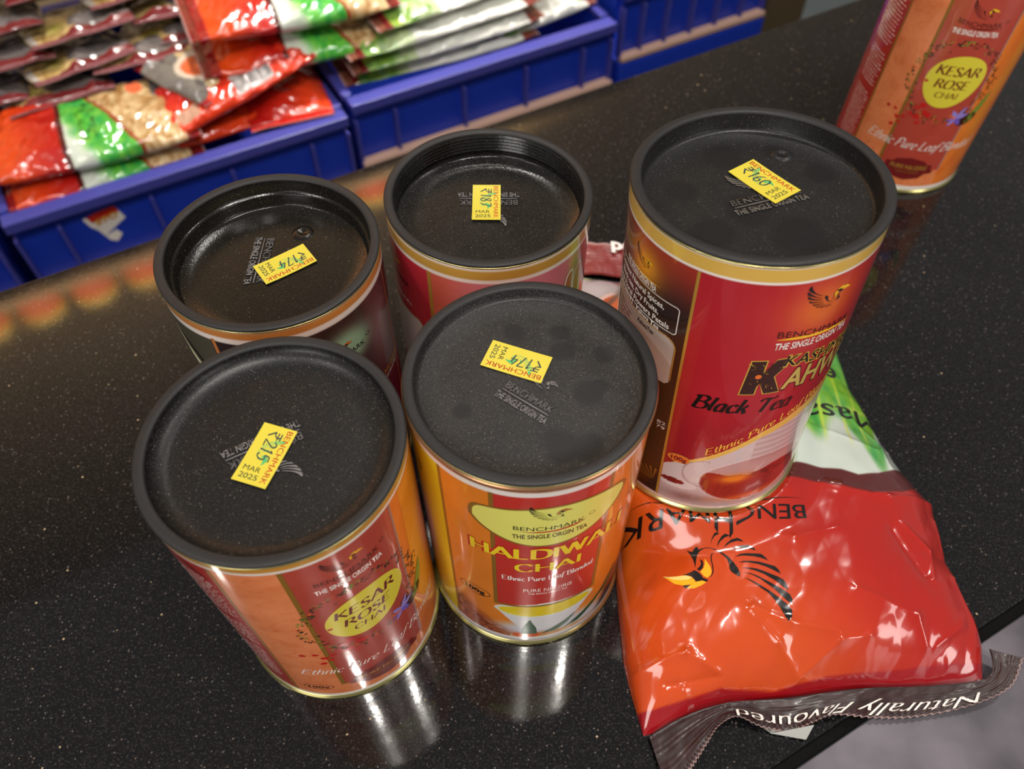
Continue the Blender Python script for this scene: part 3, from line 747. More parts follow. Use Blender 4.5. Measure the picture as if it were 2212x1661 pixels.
def make_B():
    n = 'B'; x, y, z, tx, ty, h = CANS[n]; e, th0 = can_frame('tea_can', x, y, z, tx, ty)
    tag(e, 'orange can with lime badge, yellow side panel and finger-marked lid, front centre', 'can', 'tea cans on the counter')
    def p(S, Z):
        n1 = fbm(S/14, Z/14, 4, 4)
        img = C_((226, 128, 34), S)+((n1-.5)*16)[..., None]
        ypan = C_((228, 204, 40), S)+((vnoise(S/14+Z/40, Z/60, 3)-.5)*34)[..., None]
        m = box_m(S, -95, -33.6)[..., None]; img = img*(1-m)+ypan*m
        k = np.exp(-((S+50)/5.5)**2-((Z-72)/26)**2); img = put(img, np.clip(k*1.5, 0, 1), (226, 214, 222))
        img = put(img, box_m(S, -11.6, 30.6)*box_m(Z, 46.8, 141), (192, 50, 40))
        # bottom photograph: saucer, bowl, roots
        g = sstep(34, 22, Z+.012*(S-10)**2)
        img = put(img, g*box_m(S, -30, 64), (206, 204, 214))
        dk = sstep(30, 12, Z+(S+14)*.9)*box_m(S, -33.4, 10); bn = fbm(S/2.2, Z/1.6, 12, 4)
        br = np.stack([150+80*(bn-.5)*2, 74+70*(bn-.5)*2, 40+50*(bn-.5)*2], -1); img = img*(1-dk[..., None])+br*dk[..., None]
        u = (S-9.5); bowl = (np.abs(u) < 22.5-(41-Z)*.55)*(Z < 41)*(Z > 17); img = put(img, bowl.astype(float), (222, 220, 222))
        img = put(img, ((u/22.6)**2+((Z-40.5)/7.6)**2 < 1).astype(float), (226, 226, 214))
        liq = ((u/20.8)**2+((Z-40.2)/6.2)**2 < 1).astype(float)
        img = img*(1-liq[..., None])+(C_((232, 208, 36), S)+((fbm(S/7, Z/5, 6)-.5)*40)[..., None]*np.array([.4, .8, 1]))*liq[..., None]
        gm = sstep(17, 12, Z+np.abs(S-8)*.16)*box_m(S, -6, 50); gn = fbm(S/3, Z/2, 21, 4)
        ging = np.stack([206+50*(gn-.5), 150+110*(gn-.5), 92+90*(gn-.5)], -1); img = img*(1-gm[..., None])+ging*gm[..., None]
        img = put(img, (((S-1)/6.5)**2+((Z-11.5)/3.2)**2 < 1).astype(float), (214, 88, 26))
        img = put(img, sstep(40, 48, S-(Z-30)*.3)*sstep(42, 30, Z), (70, 40, 34))
        img = put(img, box_m(Z, 0, 9.0), (226, 220, 220))
        img = put(img, box_m(Z, 0, 6.5), (190, 182, 180))
        return top_bands(img, S, Z, 150, (170, 104, 60), 141.0, 143.8, 147.2)
    body(e, th0, h, p); common(n, e, h, .005, 'plain', LIDS[n], 1)
    d = Decals()
    d.rect(-34.0, 9, -32.6, 141, m_dgold, 1)
    for a, b_ in ((-13.1, -11.4), (30.4, 32.2)): d.rect(a, 46.8, b_, 141, m_dgold, 1)
    d.rect(-13.1, 45.2, 32.2, 46.8, m_dgold, 1)
    def blob(k):
        P = [(-19.6, 121), (-19.4, 125.5), (-17.8, 128.6), (-14.5, 130), (-6, 131.2), (4, 132.4), (14, 132.5), (24, 131.6), (33, 129.6), (37, 127.8), (38.2, 125), (37.4, 121.5), (34.5, 117), (29, 111.8), (22, 107.8), (14, 105.2), (5, 104.8), (-3, 107), (-10, 111), (-16, 116)]
        c = (9.3, 119.5); Q = []
        Q = catmull([(c[0]+(x-c[0])*k[0], c[1]+(y-c[1])*k[1]) for x, y in P+[P[0]]], 4)[:-1]
        return [tuple(q) for q in Q]
    d.poly(blob((1.06, 1.075)), m_dgold, 2); d.poly(blob((1, 1)), mat('pale_lime_print', (224, 220, 108), .3, coat=.4), 3)
    emblem(d, 8.6, 127.3, 15.5, m_black, mat('ochre_print', (176, 110, 40), .3), 4)
    d.text('BENCHMARK', -4.6, 21.4, 117.3, 2.9, m_black, 4, arc=-.6)
    d.poly([(-3, 116.2), (4, 115.2), (11, 115.0), (18, 116.0), (22.5, 118), (17, 116.9), (10, 116), (4, 116)], m_red, 4)
    d.ring(24.2, 120.2, 1.3, 1.1, .2, m_black, 4, 20)
    d.text('THE SINGLE ORGIN TEA', -5.0, 22.8, 110.7, 3.1, m_dkbrown, 4, bold=.02)
    d.strokes('HALDIWALI', -22.4, 42.6, 93.2, 8.6, m_red, 3, wd=.36, thin=.20, nib=.2, serif=.17)
    d.strokes('HALDIWALI', -22.0, 42.2, 93.4, 8.2, mat('sun_yellow_print', (236, 206, 40), .28, coat=.4), 4, wd=.23, thin=.07, nib=.2, serif=.10)
    d.strokes('CHAI', -4.2, 22.8, 82.0, 7.0, MATS['sun_yellow_print'], 4, wd=.20, thin=.07, nib=.2, serif=.09)
    d.strokes('Ethnic Pure Leaf Blended', -9.4, 28.6, 73.0, 4.0, m_white, 4, wd=.17, thin=.05, nib=.1)
    d.text('PURE NILGIRIS', -.6, 19.6, 61.8, 3.2, m_white, 4)
    d.text('THE SINGLE ORIGIN TEA', 1.4, 17.8, 59.0, 1.7, m_white, 4)
    d.ring(-22.0, 51.2, 7.4, 4.4, .3, m_black, 3); d.text('100g', -26.6, -17.2, 49.4, 3.5, m_black, 3, bold=.03)
    for P in ([(-1.5, 13), (-1, 20), (2.5, 30.5), (5.5, 20), (6, 13)], [(8, 13), (14, 18), (24, 27), (20, 18), (14, 13)], [(18, 13), (28, 21), (42, 34), (36, 24), (26, 14)], [(36, 26), (41, 36), (48, 44), (47, 34), (42, 26)]):
        d.poly(P, mat('dark_green_print', (34, 74, 40), .3, coat=.3), 2)
    d.poly(catmull([(-47, 118), (-46.5, 122), (-48, 128), (-50.5, 134), (-48.5, 129), (-47.4, 123), (-47, 118)], 3), m_black, 2)
    for k in range(12): script_strip(d, -44, -38, 60-k*3.6, .3, m_dkbrown, 50+k, th=.22)
    d.build('label_print', cmap(th0), e)
    lathe('lid_bead', [(RB-.0006, h-.0042), (RB+.0004, h-.0040), (RB+.0008, h-.0032), (RB+.0006, h-.0024), (RB-.0002, h-.0020)], m_copper, e, 160)
    emboss(e, h, .005, (-8.9, -2.5), (15.5, -11.2), 19.5, m_emb, True)
    sticker(e, h, .005, [(4.1, -1.1), (-17.5, 6.4), (-13.4, 19.4), (8.2, 10.5)], '174', .1)
def make_C():
    n = 'C'; x, y, z, tx, ty, h = CANS[n]; e, th0 = can_frame('tea_can', x, y, z, tx, ty)
    tag(e, 'dark brown tea can with mint green glow and copper lines, back left of the group', 'can', 'tea cans on the counter')
    def p(S, Z):
        img = C_((44, 30, 30), S)
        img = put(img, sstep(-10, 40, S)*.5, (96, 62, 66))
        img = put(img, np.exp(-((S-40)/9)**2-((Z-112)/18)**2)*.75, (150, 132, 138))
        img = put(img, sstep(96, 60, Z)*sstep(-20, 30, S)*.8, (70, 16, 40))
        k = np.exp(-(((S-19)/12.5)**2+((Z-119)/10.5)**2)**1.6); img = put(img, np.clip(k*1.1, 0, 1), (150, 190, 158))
        img = put(img, box_m(S, -95, -34.2), (74, 72, 58))
        return top_bands(img, S, Z, 150, (196, 128, 62), 137.0, 139.2, 143.6)
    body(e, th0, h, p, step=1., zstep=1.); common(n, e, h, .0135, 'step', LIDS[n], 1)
    d = Decals(); d.rect(-34.2, 6, -32.6, 137.4, mat('copper_print', (206, 128, 70), .3, metal=.3), 1)
    d.rect(50, 6, 50.8, 137.4, MATS['copper_print'], 1)
    d.text('PURE NILGIRIS', 26, 49.5, 82, 3.0, m_gold, 3, bold=.01); d.text('THE SINGLE ORIGIN TEA', 30, 48, 78.6, 1.8, m_white, 3)
    emblem(d, 15, 120, 12, m_black, m_org, 3); d.text('BENCHMARK', 4, 27, 114.5, 2.8, m_black, 3); d.ring(29.5, 118.3, 1.2, 1.1, .2, m_black, 3, 20)
    d.poly([(-56, 130), (-52, 122), (-46, 114), (-43, 110), (-44, 114), (-50, 123)], m_black, 3)
    for k in range(7): d.poly([(-58+k*.6, 130-k*2.5), (-54+k*.6, 120-k*2), (-45+k*.4, 106-k), (-44.6+k*.4, 106-k), (-53.5+k*.6, 120.5-k*2), (-57.5+k*.6, 130.5-k*2.5)], mat('cream_line_print', (196, 196, 160), .4), 2)
    d.build('label_print', cmap(th0), e)
    emboss(e, h, .0135, (-6.5, 17.5), (.0, -1), 26, m_emb)
    # tiny moulded gate dimple near the centre of the lid
    zf = h-.0135
    o = lathe('lid_dimple', [(.0048, zf+.00002), (.0036, zf+.0006), (.0022, zf+.0007), (.0014, zf+.0003), (.0001, zf+.0002)], LIDS[n], e, 32)
    o.location = (8.0*.001, 21.5*.001, 0)
    sticker(e, h, .0135, [(17.4, 3.9), (-1.3, -10.4), (-9.9, .8), (9., 14.3)], '174', .3)
def make_D():
    n = 'D'; x, y, z, tx, ty, h = CANS[n]; e, th0 = can_frame('tea_can', x, y, z, tx, ty)
    tag(e, 'pink and crimson tea can with gold band and ringed black lid, back centre', 'can', 'tea cans on the counter')
    def p(S, Z):
        img = C_((208, 118, 128), S)
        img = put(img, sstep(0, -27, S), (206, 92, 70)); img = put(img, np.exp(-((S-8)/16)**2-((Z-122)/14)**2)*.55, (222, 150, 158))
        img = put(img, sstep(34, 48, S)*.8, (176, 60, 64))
        img = put(img, box_m(S, -95, -27), (190, 44, 58))
        wbx = box_m(S, -95, -33.5)*box_m(Z, 60, 98.5); r = np.hypot(np.clip(S+38, 0, 9), np.clip(Z-94, 0, 9)) < 4.5; img = put(img, wbx*r, (214, 206, 200))
        return top_bands(img, S, Z, 150, (194, 152, 66), 135.6, 137.2, 143.0)
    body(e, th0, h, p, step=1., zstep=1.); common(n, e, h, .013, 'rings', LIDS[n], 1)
    d = Decals(); d.rect(-27.8, 6, -25.9, 135.6, m_gold, 1)
    d.rect(-60, 98.5, -38, 99.2, m_gold, 2); d.rect(-33.5, 60, -32.8, 94, m_gold, 2)
    P = [(-38+4.6*math.cos(t), 94.2+4.8*math.sin(t)) for t in np.linspace(0, math.pi/2, 8)]+[(-38+5.3*math.cos(t), 94.2+5.4*math.sin(t)) for t in np.linspace(math.pi/2, 0, 8)]
    d.poly(P, m_gold, 2)
    d.text('BENCHMARK', -66, -40.8, 115.6, 2.6, m_black, 3); emblem(d, -53, 124, 14, m_black, m_ybeak, 3)
    d.text('THE SINGLE ORIGIN TEA', -66, -40, 104.6, 1.8, m_white, 3)
    for a, s_ in ((37, 1), (43.5, 1)):
        d.poly([(a-.9, 100), (a-1.6, 118), (a-.2, 124.5), (a+2, 127), (a+5, 126.4), (a+5.2, 100)], m_white, 2)
        d.poly([(a, 100), (a-.5, 118), (a+.6, 123.5), (a+2.2, 125.6), (a+4.2, 125.2), (a+4.3, 100)], m_red, 3)
    d.build('label_print', cmap(th0), e)
    emboss(e, h, .013, (12.6, 9.4), (-1, -.02), 26, m_emb)
    sticker(e, h, .013, [(5.2, 20.4), (5.3, -4.2), (-7.5, -6.5), (-8., 18.1)], '187', .5)
def make_E():
    n = 'E'; x, y, z, tx, ty, h = CANS[n]; e, th0 = can_frame('tea_can', x, y, z, tx, ty)
    tag(e, 'crimson black tea can with broad gold band, standing on the orange bag', 'can', 'tea cans on the counter')
    AR = [(-60, 26), (-11, 30.5), (-4, 36), (6.6, 43.9), (16, 51.5), (26, 60), (38, 66), (53, 71), (75, 76)]
    def p(S, Z):
        n1 = fbm(S/20, Z/20, 4, 3)
        img = C_((172, 26, 38), S)+((n1-.5)*10)[..., None]
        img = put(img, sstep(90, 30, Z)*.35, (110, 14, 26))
        g = np.exp(-((np.hypot((S-33), (Z-127)*.95))/10.5)**2); img = put(img, np.clip(g*1.15, 0, 1), (236, 140, 34))
        img = put(img, np.exp(-((np.hypot((S-33), (Z-127)))/20)**2)*.55, (206, 66, 24))
        # left side panel
        lp = C_((36, 22, 20), S); lp = put(lp, sstep(112, 142, Z+(S+12)*.2), (158, 44, 30))
        lp = put(lp, np.clip(np.exp(-((np.hypot(S+35, Z-129))/9)**2)*1.1, 0, 1), (228, 150, 30))
        m = box_m(S, -95, -11.9)[..., None]; img = img*(1-m)+lp*m
        wbx = (S > -90)*(S < -15.6)*(Z > 79)*(Z < 104.6-.0*S)
        cr = (np.hypot(np.clip(S+20.5, 0, 99), np.clip(Z-99.6, 0, 99)) < 5)*(np.hypot(np.clip(S+19, 0, 99), np.clip(82.5-Z, 0, 99)) < 3.5)
        wm = (wbx*cr).astype(float); img = img*(1-wm[..., None])+(C_((204, 196, 188), S)-(sstep(90, 104, Z)*20)[..., None])*wm[..., None]
        # lower photograph: glass teapot on a pale table
        ar = pl(S, AR); ph = ((Z < ar)*(S > -11.4)).astype(float)
        bg = C_((206, 190, 190), S); bg = put(bg, sstep(24, 8, Z)*.5, (158, 120, 116))
        bg = put(bg, np.exp(-((S-2)/9)**2-((Z-10)/3.4)**2)*.7, (96, 66, 62))
        u = S-31; v = Z-25
        pot = (u/26)**2+(v/16.5)**2
        gl = put(bg, (pot < 1).astype(float), (188, 150, 146))
        gl = put(gl, ((pot < 1)*(Z < 30+2*np.sin(S/5))).astype(float)*.95, (140, 26, 20))
        tn = fbm(S/2.2, Z/1.7, 40, 4)
        gl = put(gl, ((pot < .95)*(Z < 30)*(Z > 24+.18*(45-S)))*np.clip((tn-.35)*3, 0, 1), (84, 16, 14))
        gl = put(gl, np.clip(np.exp(-((S-20)/7)**2-((Z-27)/3.2)**2)*1.2, 0, 1)*(pot < 1), (232, 128, 34))
        gl = put(gl, np.clip(np.exp(-((S-30)/15)**2-((Z-11)/2.0)**2), 0, 1), (214, 96, 30))
        gl = put(gl, ((np.abs(pot-1) < .05)).astype(float)*.5, (226, 214, 214))
        neck = (np.abs(S-42) < 18)*(Z > 36)*(Z < ar-4); gl = put(gl, neck*(.22+.16*np.sin(Z*1.6+S*.05)), (150, 110, 104))
        gl = put(gl, ((np.hypot((S-6), (Z-30)*.9) > 8.2)*(np.hypot((S-6), (Z-30)*.9) < 9.0)*(S < 8)).astype(float)*.7, (150, 120, 118))
        gl = put(gl, (((S+4)/9)**2+((Z-19)/3.4)**2 < 1).astype(float), (214, 200, 198)); gl = put(gl, (((S+6)/5.5)**2+((Z-20.2)/1.9)**2 < 1).astype(float), (118, 24, 22))
        gl = put(gl, sstep(50, 62, S)*.6, (226, 196, 150))
        img = img*(1-ph[..., None])+gl*ph[..., None]
        band = (Z > ar-3.2*sstep(-12, 10, S)-2.5*sstep(10, 45, S))*(Z < ar)*(S > -11.4); img = put(img, band.astype(float), (226, 182, 84))
        img = put(img, box_m(Z, 0, 5.2), (214, 188, 180))
        img = put(img, box_m(Z, 140.6, 142.0), (238, 230, 222)); img = put(img, box_m(Z, 142.0, 147.4), (214, 172, 78)); img = put(img, box_m(Z, 147.4, 150), (238, 230, 222))
        return img
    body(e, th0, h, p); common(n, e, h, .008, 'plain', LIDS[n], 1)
    d = Decals(); m_w = m_white
    d.rect(-12.4, 5, -11.3, 140.6, m_gold, 1)
    mkg = mat('gold_edge_print', (220, 176, 70), .3, metal=.2, coat=.3)
    emblem(d, 33.5, 130.5, 18.5, m_black, m_ybeak, 3)
    d.text('BENCHMARK', 18.6, 50.5, 115.8, 3.0, m_dkbrown, 3, dy=-4.0, taper=None)
    d.poly([(18.4, 114.6), (30, 113.2), (42, 111.9), (52, 111.2), (44, 112.9), (34, 114.2), (24, 115)], m_ybeak, 3)
    d.text('THE SINGLE ORIGIN TEA', 18.9, 50.5, 109.6, 3.3, m_w, 3, bold=.015, shear=.12, dy=-2.2)
    def bigk(g, m_, ly):
        # heavy capital with cut corners
        P = [(11.2-g, 85.3-g), (12.6-g, 103.8+g), (17.9+g, 103.8+g), (17.7+g, 97.2), (21.6, 103.8+g), (28.4+g, 103.8+g), (22.2+g, 94.6), (26.0+g, 85.3-g), (20.2-g, 85.3-g), (17.6, 91.5), (16.7+g, 89.6), (16.5+g, 85.3-g)]
        d.poly(P, m_, ly)
    bigk(.45, mkg, 2); bigk(0, mat('tea_leaf_print', (52, 26, 20), .35, coat=.3), 3)
    rnd = random.Random(3)
    for k in range(70):
        x_ = rnd.uniform(12.6, 25); y_ = rnd.uniform(86, 103); 
        if x_ > 17.2 and (x_-17.2) > abs(y_-94.6)*1.0+1.5: continue
        if x_ > 18 and abs(y_-94.6) > (x_-15)*1.4: continue
        a = rnd.uniform(0, 3.14); l = rnd.uniform(.5, 1.3); d.poly([(x_, y_), (x_+l*math.cos(a), y_+l*math.sin(a)), (x_+l*math.cos(a)+.15, y_+l*math.sin(a)+.2), (x_+.15, y_+.2)], rnd.choice([m_dgold, m_black, m_darkred, mkg]), 4)
    d.ell(16.3, 95.4, 1.2, 1.2, m_org, 5, n=14)
    d.text('KASHMIRI', 24.4, 61, 99.6, 6.0, mkg, 3, bold=.055, shear=.15, dy=-5.5); d.text('KASHMIRI', 24.6, 60.8, 99.8, 5.7, m_black, 4, bold=.03, shear=.15, dy=-5.5)
    d.text('AHWA', 26.0, 63.5, 86.2, 11.2, m_dkbrown, 3, bold=.05, shear=.12, dy=-4); d.text('AHWA', 26.4, 63.2, 86.5, 10.7, mat('pale_gold_print', (228, 196, 104), .25, metal=.35, coat=.4), 4, bold=.025, shear=.12, dy=-4)
    d.strokes('Black Tea', -5.4, 33.2, 73.8, 8.0, m_black, 3, wd=.19, thin=.05, nib=.3, shear=.28)
    def arcf(X, Y):
        X2 = X; y0 = pl(X2, AR); return (X2, float(y0)+1.4+Y)
    d.strokes('Ethnic Pure Leaf Blended', 4.5, 60, 0, 4.6, mat('amber_print', (240, 182, 70), .3, coat=.3), 3, wd=.13, thin=.05, nib=.3, fn=arcf)
    d.ell(-5.2, 37.2, 4.9, 2.8, mkg, 3); d.ell(-5.2, 37.2, 4.5, 2.4, m_org, 4); d.text('100g', -8.6, -1.8, 35.8, 2.7, m_darkred, 5, bold=.03)
    # side panel writing
    emblem(d, -35.5, 130.0, 11, m_dkbrown, m_ybeak, 3)
    d.poly([(-46, 124.9), (-36, 124.4), (-25, 124.6), (-36, 123.7)], m_ybeak, 3)
    d.text('THE SINGLE ORIGIN TEA', -47.5, -27.3, 121.2, 2.9, m_w, 3, bold=.015)
    def outline(x0, z0, x1, z1, t, m_): d.rect(x0, z0, x1-1.5, z0+t, m_, 3); d.rect(x0, z1-t, x1-1.5, z1, m_, 3); d.rect(x1-t, z0+1.5, x1, z1-1.5, m_, 3)
    outline(-60, 107.0, -16.0, 120.6, .35, m_w)
    for tx_, (cx_, cz_) in enumerate(((-17.5, 119.1), (-17.5, 108.5))):
        a0 = 0 if tx_ == 0 else -math.pi/2
        P = [(cx_+1.5*math.cos(a0+t), cz_+1.5*math.sin(a0+t)) for t in np.linspace(0, math.pi/2, 6)]+[(cx_+1.15*math.cos(a0+t), cz_+1.15*math.sin(a0+t)) for t in np.linspace(math.pi/2, 0, 6)]
        d.poly(P, m_w, 3)
    d.text('Content Natural Spices,', -54, -22.6, 116.2, 2.6, m_w, 3, bold=.012)
    d.text('Black tea, Dry Fruits,', -52, -24.8, 112.2, 2.6, m_w, 3, bold=.012)
    d.text('Natural Floral Flowers Petals', -60, -19.4, 108.3, 2.6, m_w, 3, bold=.012)
    d.text('INGREDIENTS : Kahwa Tea', -58, -23.6, 104.9, 2.1, m_w, 3, bold=.01)
    d.text('KahwaTea', -35, -25.8, 100.6, 2.0, m_black, 3, bold=.015)
    for k in range(5): script_strip(d, -60, -40, 99-k*2.6, .3, m_dkbrown, 80+k, th=.5)
    GZ = [(-60, 104.3, -20.6, 104.8)]
    for r_ in GZ: d.rect(*r_, m_gold, 3)
    d.rect(-15.6, 82.5, -15.0, 99.8, m_gold, 3)
    d.poly([(-20.6+5.6*math.cos(t), 99.6+5.2*math.sin(t)) for t in np.linspace(0, math.pi/2, 8)]+[(-20.6+5.0*math.cos(t), 99.6+4.7*math.sin(t)) for t in np.linspace(math.pi/2, 0, 8)], m_gold, 3)
    d.text('82', -17.6, -13.6, 54.6, 2.0, m_w, 3); d.text('79', -17.6, -13.6, 51.6, 2.0, m_w, 3)
    for k in range(6):
        a = 1.4+k*.32; d.poly([(-15, 14), (-15+9*math.cos(a), 14+9*math.sin(a)), (-15+9.2*math.cos(a+.12), 14+9.2*math.sin(a+.12))], m_dgold, 3)
    d.build('label_print', cmap(th0), e)
    emboss(e, h, .008, (-9.2, -6.2), (25.5, 8.2), 26, mat('moulded_mark_bright', (92, 86, 80), .3))
    zf = h-.008
    o = lathe('lid_dimple', [(.0042, zf+.00002), (.0032, zf+.0006), (.0020, zf+.0007), (.0012, zf+.0003), (.0001, zf+.0002)], LIDS[n], e, 32)
    o.location = (14*.001, 24*.001, 0)
    sticker(e, h, .008, [(2.9, 20.6), (15.6, 1.2), (5.5, -5.3), (-7.8, 13.3)], '160', .2)
for f_ in (make_A, make_B, make_C, make_D, make_E, make_F): f_()

# ------------------------------------------------------------------ the orange bag under the crimson can
CREASES += [([(105.3, 129.2), (120.8, 123.2), (142.2, 120.4)], 1.7, 2.6), ([(104.6, 128.1), (115.7, 115.7), (126.4, 104.7)], 1.5, 2.4),
 ([(126.4, 104.7), (143.5, 117.3), (157.2, 119.9)], 1.8, 2.2), ([(179.7, 128.5), (152.3, 137.7)], 1.4, 2.6), ([(179.7, 128.5), (184.4, 117.3)], 1.6, 2),
 ([(188.9, 117.6), (204.4, 127.9)], 1.6, 2.), ([(55.2, 107.3), (76.1, 113.), (92.1, 104.8)], 2., 2.2), ([(92.1, 104.8), (67.9, 101.5)], -2., 2.),
 ([(75., 103.9), (78.2, 93.1)], 1.2, 1.8), ([(212, 190), (180.4, 184.2), (146.4, 189.2)], 1.6, 2.6), ([(178.2, 168.3), (189., 147.6)], -2.2, 3.5),
 ([(184, 172), (196, 160), (193, 146)], 1.2, 1.6), ([(208, 180), (207, 150), (212, 128)], 1.4, 2.5), ([(150, 222), (185, 214), (199, 222)], 1., 2.5),
 ([(175, 240), (188, 222), (190, 205)], 1.2, 2.2), ([(110, 165), (128, 160), (150, 166)], .8, 3)]
def bag_paint(x, y):
    n1 = fbm(x/16, y/16, 71, 4); n2 = fbm(x/7, y/11, 5, 4)
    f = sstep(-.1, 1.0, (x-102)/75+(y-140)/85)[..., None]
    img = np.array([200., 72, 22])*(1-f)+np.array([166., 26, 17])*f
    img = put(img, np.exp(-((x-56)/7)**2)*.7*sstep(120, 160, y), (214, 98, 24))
    yd = pl(x, [(50, 92), (63, 93.2), (91.7, 101), (116.7, 101.2), (139.9, 106.4), (177, 110.4), (199, 113.1), (222, 115)])
    img = put(img, sstep(yd+.5, yd-.5, y), (150, 16, 24))
    rb = pl(x, [(50, 188), (129, 188.4), (147.6, 188.3), (171, 184.8), (190, 189), (217, 203)])
    bw = pl(x, [(50, 197), (132, 196.5), (159, 197), (167.5, 195), (180, 198.6), (212, 213)])
    img = put(img, sstep(rb-.5, rb+.5, y), (84, 26, 24))
    top = y > bw
    gw = np.broadcast_to(np.array([196., 206, 196]), x.shape+(3,)).copy()
    edge = 226-9*np.cos((x-152)/5.0)-16*np.exp(-((x-184)/8)**2)+10*sstep(186, 196, x)
    k = sstep(edge-7, edge+7, y)
    leaf = np.stack([98+60*(n2-.5)*2, 168+30*(n2-.5)*2, 46+50*(n1-.5)*2], -1)
    gw = gw*(1-k[..., None])+leaf*k[..., None]
    for c, ww in ((158, 1.2), (172, .9), (182, .8)):
        vv = np.exp(-((x-c-(y-230)*.12)/ww)**2)*sstep(210, 225, y)*sstep(290, 250, y); gw = put(gw, vv*.7, (206, 214, 70))
    gw = put(gw, np.exp(-((y-243-.25*(x-180))/1.6)**2)*.6*sstep(160, 175, x), (196, 214, 90))
    gw = put(gw, sstep(268, 300, y)*.55, (80, 160, 50))
    pic = sstep(302, 308, y)
    pc = np.broadcast_to(np.array([186., 176, 182]), x.shape+(3,)).copy()
    pc = put(pc, (np.hypot(x-62, (y-312)*1.1) < 15).astype(float), (214, 96, 50)); pc = put(pc, (np.abs(np.hypot(x-62, (y-312)*1.1)-16.5) < 1.6).astype(float), (226, 190, 186))
    pc = put(pc, np.exp(-((np.hypot(x-44, y-337)-22)/2.2)**2)*.8, (96, 86, 86))
    pc = put(pc, sstep(350, 354, y), (206, 206, 160))
    gw = gw*(1-pic[..., None])+pc*pic[..., None]
    tk = sstep(bw-.5, bw+.5, y)[..., None]; img = img*(1-tk)+gw*tk
    return img
def make_bag():
    e = empty('tea_bag', (.13, .22, 0))
    tag(e, 'large orange-red and green plastic tea bag lying under the crimson can, brown crimped end nearest', 'packet')
    off = np.array([.13, .22, 0])
    nu, nv = 270, 400
    u = .5-.5*np.cos(np.linspace(0, math.pi, nu)); u = .35*u+.65*np.linspace(0, 1, nu); v = np.linspace(0, 1, nv)
    U, Vv = np.meshgrid(u, v, indexing='ij'); X = 60+140*U
    for _ in range(8):
        ys = pl(X, SI); yf = pl(X, FI); Y = ys+(yf-ys)*Vv; X = pl(Y, BL)+U*(pl(Y, BR)-pl(Y, BL))
    Z = hbag(X, Y); Z = Z*1.0
    rim = np.minimum(np.minimum(U, 1-U)*60, 1); 
    P = np.stack([X*.001, Y*.001, Z*.001], -1).reshape(-1, 3)-off
    F = grid_faces(nu, nv)
    loop = [i*nv for i in range(nu)]+[(nu-1)*nv+j for j in range(1, nv)]+[i*nv+nv-1 for i in range(nu-2, -1, -1)]+[j for j in range(nv-2, 0, -1)]
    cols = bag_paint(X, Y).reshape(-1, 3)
    lo = P[loop].copy(); lo[:, 2] = .0004; base = len(P)
    c0 = lo.mean(0)[None]
    Pall = np.concatenate([P, lo, c0]); call = np.concatenate([cols, cols[loop], np.array([[190, 60, 30]])])
    n = len(loop); li = np.array(loop); k = np.arange(n); k2 = (k+1) % n
    side = np.stack([li[k], li[k2], base+k2, base+k], -1)[:, ::-1]
    tri = np.stack([base+k, base+k2, np.full(n, base+n), np.full(n, base+n)], -1)
    Fa = np.concatenate([F, side])
    faces = np.concatenate([Fa])
    # underside as a fan of triangles is added through a second small mesh merged by bmesh-free append
    me_f = [tuple(q) for q in faces]+[(int(base+a), int(base+b), int(base+n)) for a, b in zip(k, k2)]
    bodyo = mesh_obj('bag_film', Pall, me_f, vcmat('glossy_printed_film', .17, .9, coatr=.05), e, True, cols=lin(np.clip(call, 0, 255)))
    # prints
    def mapf(x, y, layer):
        return (x*.001-off[0], y*.001-off[1], float(hbag(np.array(x), np.array(y)))*.001+.00012+.00005*layer-off[2])
    mb = mat('bag_black_print', (16, 12, 10), .17, coat=.9); my = mat('bag_yellow_print', (240, 176, 30), .17, coat=.9); mp = mat('bag_pale_print', (248, 214, 120), .17, coat=.9)
    d = Decals()
    def ef(X_, Y_): return (97.06-54.81*X_-5.61*Y_, 149.27+3.82*X_-53.26*Y_)
    emblem(d, 0, 0, 1.0, mb, my, 1, fn=ef, mp=mp)
    d.build('bird_emblem', mapf, e, 1.6, 1.6); d = Decals()
    def bf(X_, Y_):
        t = X_/83.0; base_ = 176.0-3.2*t-9.0*t*(1-t); return (136.0-X_, base_-Y_*(1+1.3*math.exp(-((t-.47)/.06)**2)))
    d.text('BENCHMARK', 0, 83, 0, 6.4, mb, 1, bold=.03, fn=bf)
    d.poly([bf(0, -3.0), bf(20, -2.2), bf(42, -2.0), bf(62, -2.2), bf(82.5, -3.6), bf(62, -3.0), bf(42, -2.9), bf(20, -2.9)], mb, 1)
    d.build('brand_lettering', mapf, e, 1.6, 1.6); d = Decals()
    def mf(X_, Y_): return (200.5-X_*.985-Y_*.12, 247.5-X_*.20-Y_)
    d.text('Masala', 0, 72, 0, 13.0, mb, 1, bold=.02, fn=mf)
    def tf(X_, Y_): return (182-X_*.985-Y_*.12, 276-X_*.20-Y_)
    d.text('ea', 0, 20, 0, 14.0, mb, 1, bold=.02, fn=tf)
    d.build('tea_lettering', mapf, e, 1.6, 1.6)
    # crimped seal, nearest end
    inn = [(60.5, 83.5, 3), (64, 85.5, 4), (72, 89.5, 5), (81, 93, 6), (90, 95.5, 7), (98.6, 97.3, 7), (110, 98.3, 6), (124, 99.3, 6), (140, 101.3, 7), (158.7, 103.5, 6), (175, 104.3, 5), (190, 105.2, 5), (205, 106.6, 5), (214.5, 108.5, 6), (218.5, 113, 7), (219.5, 121, 7)]
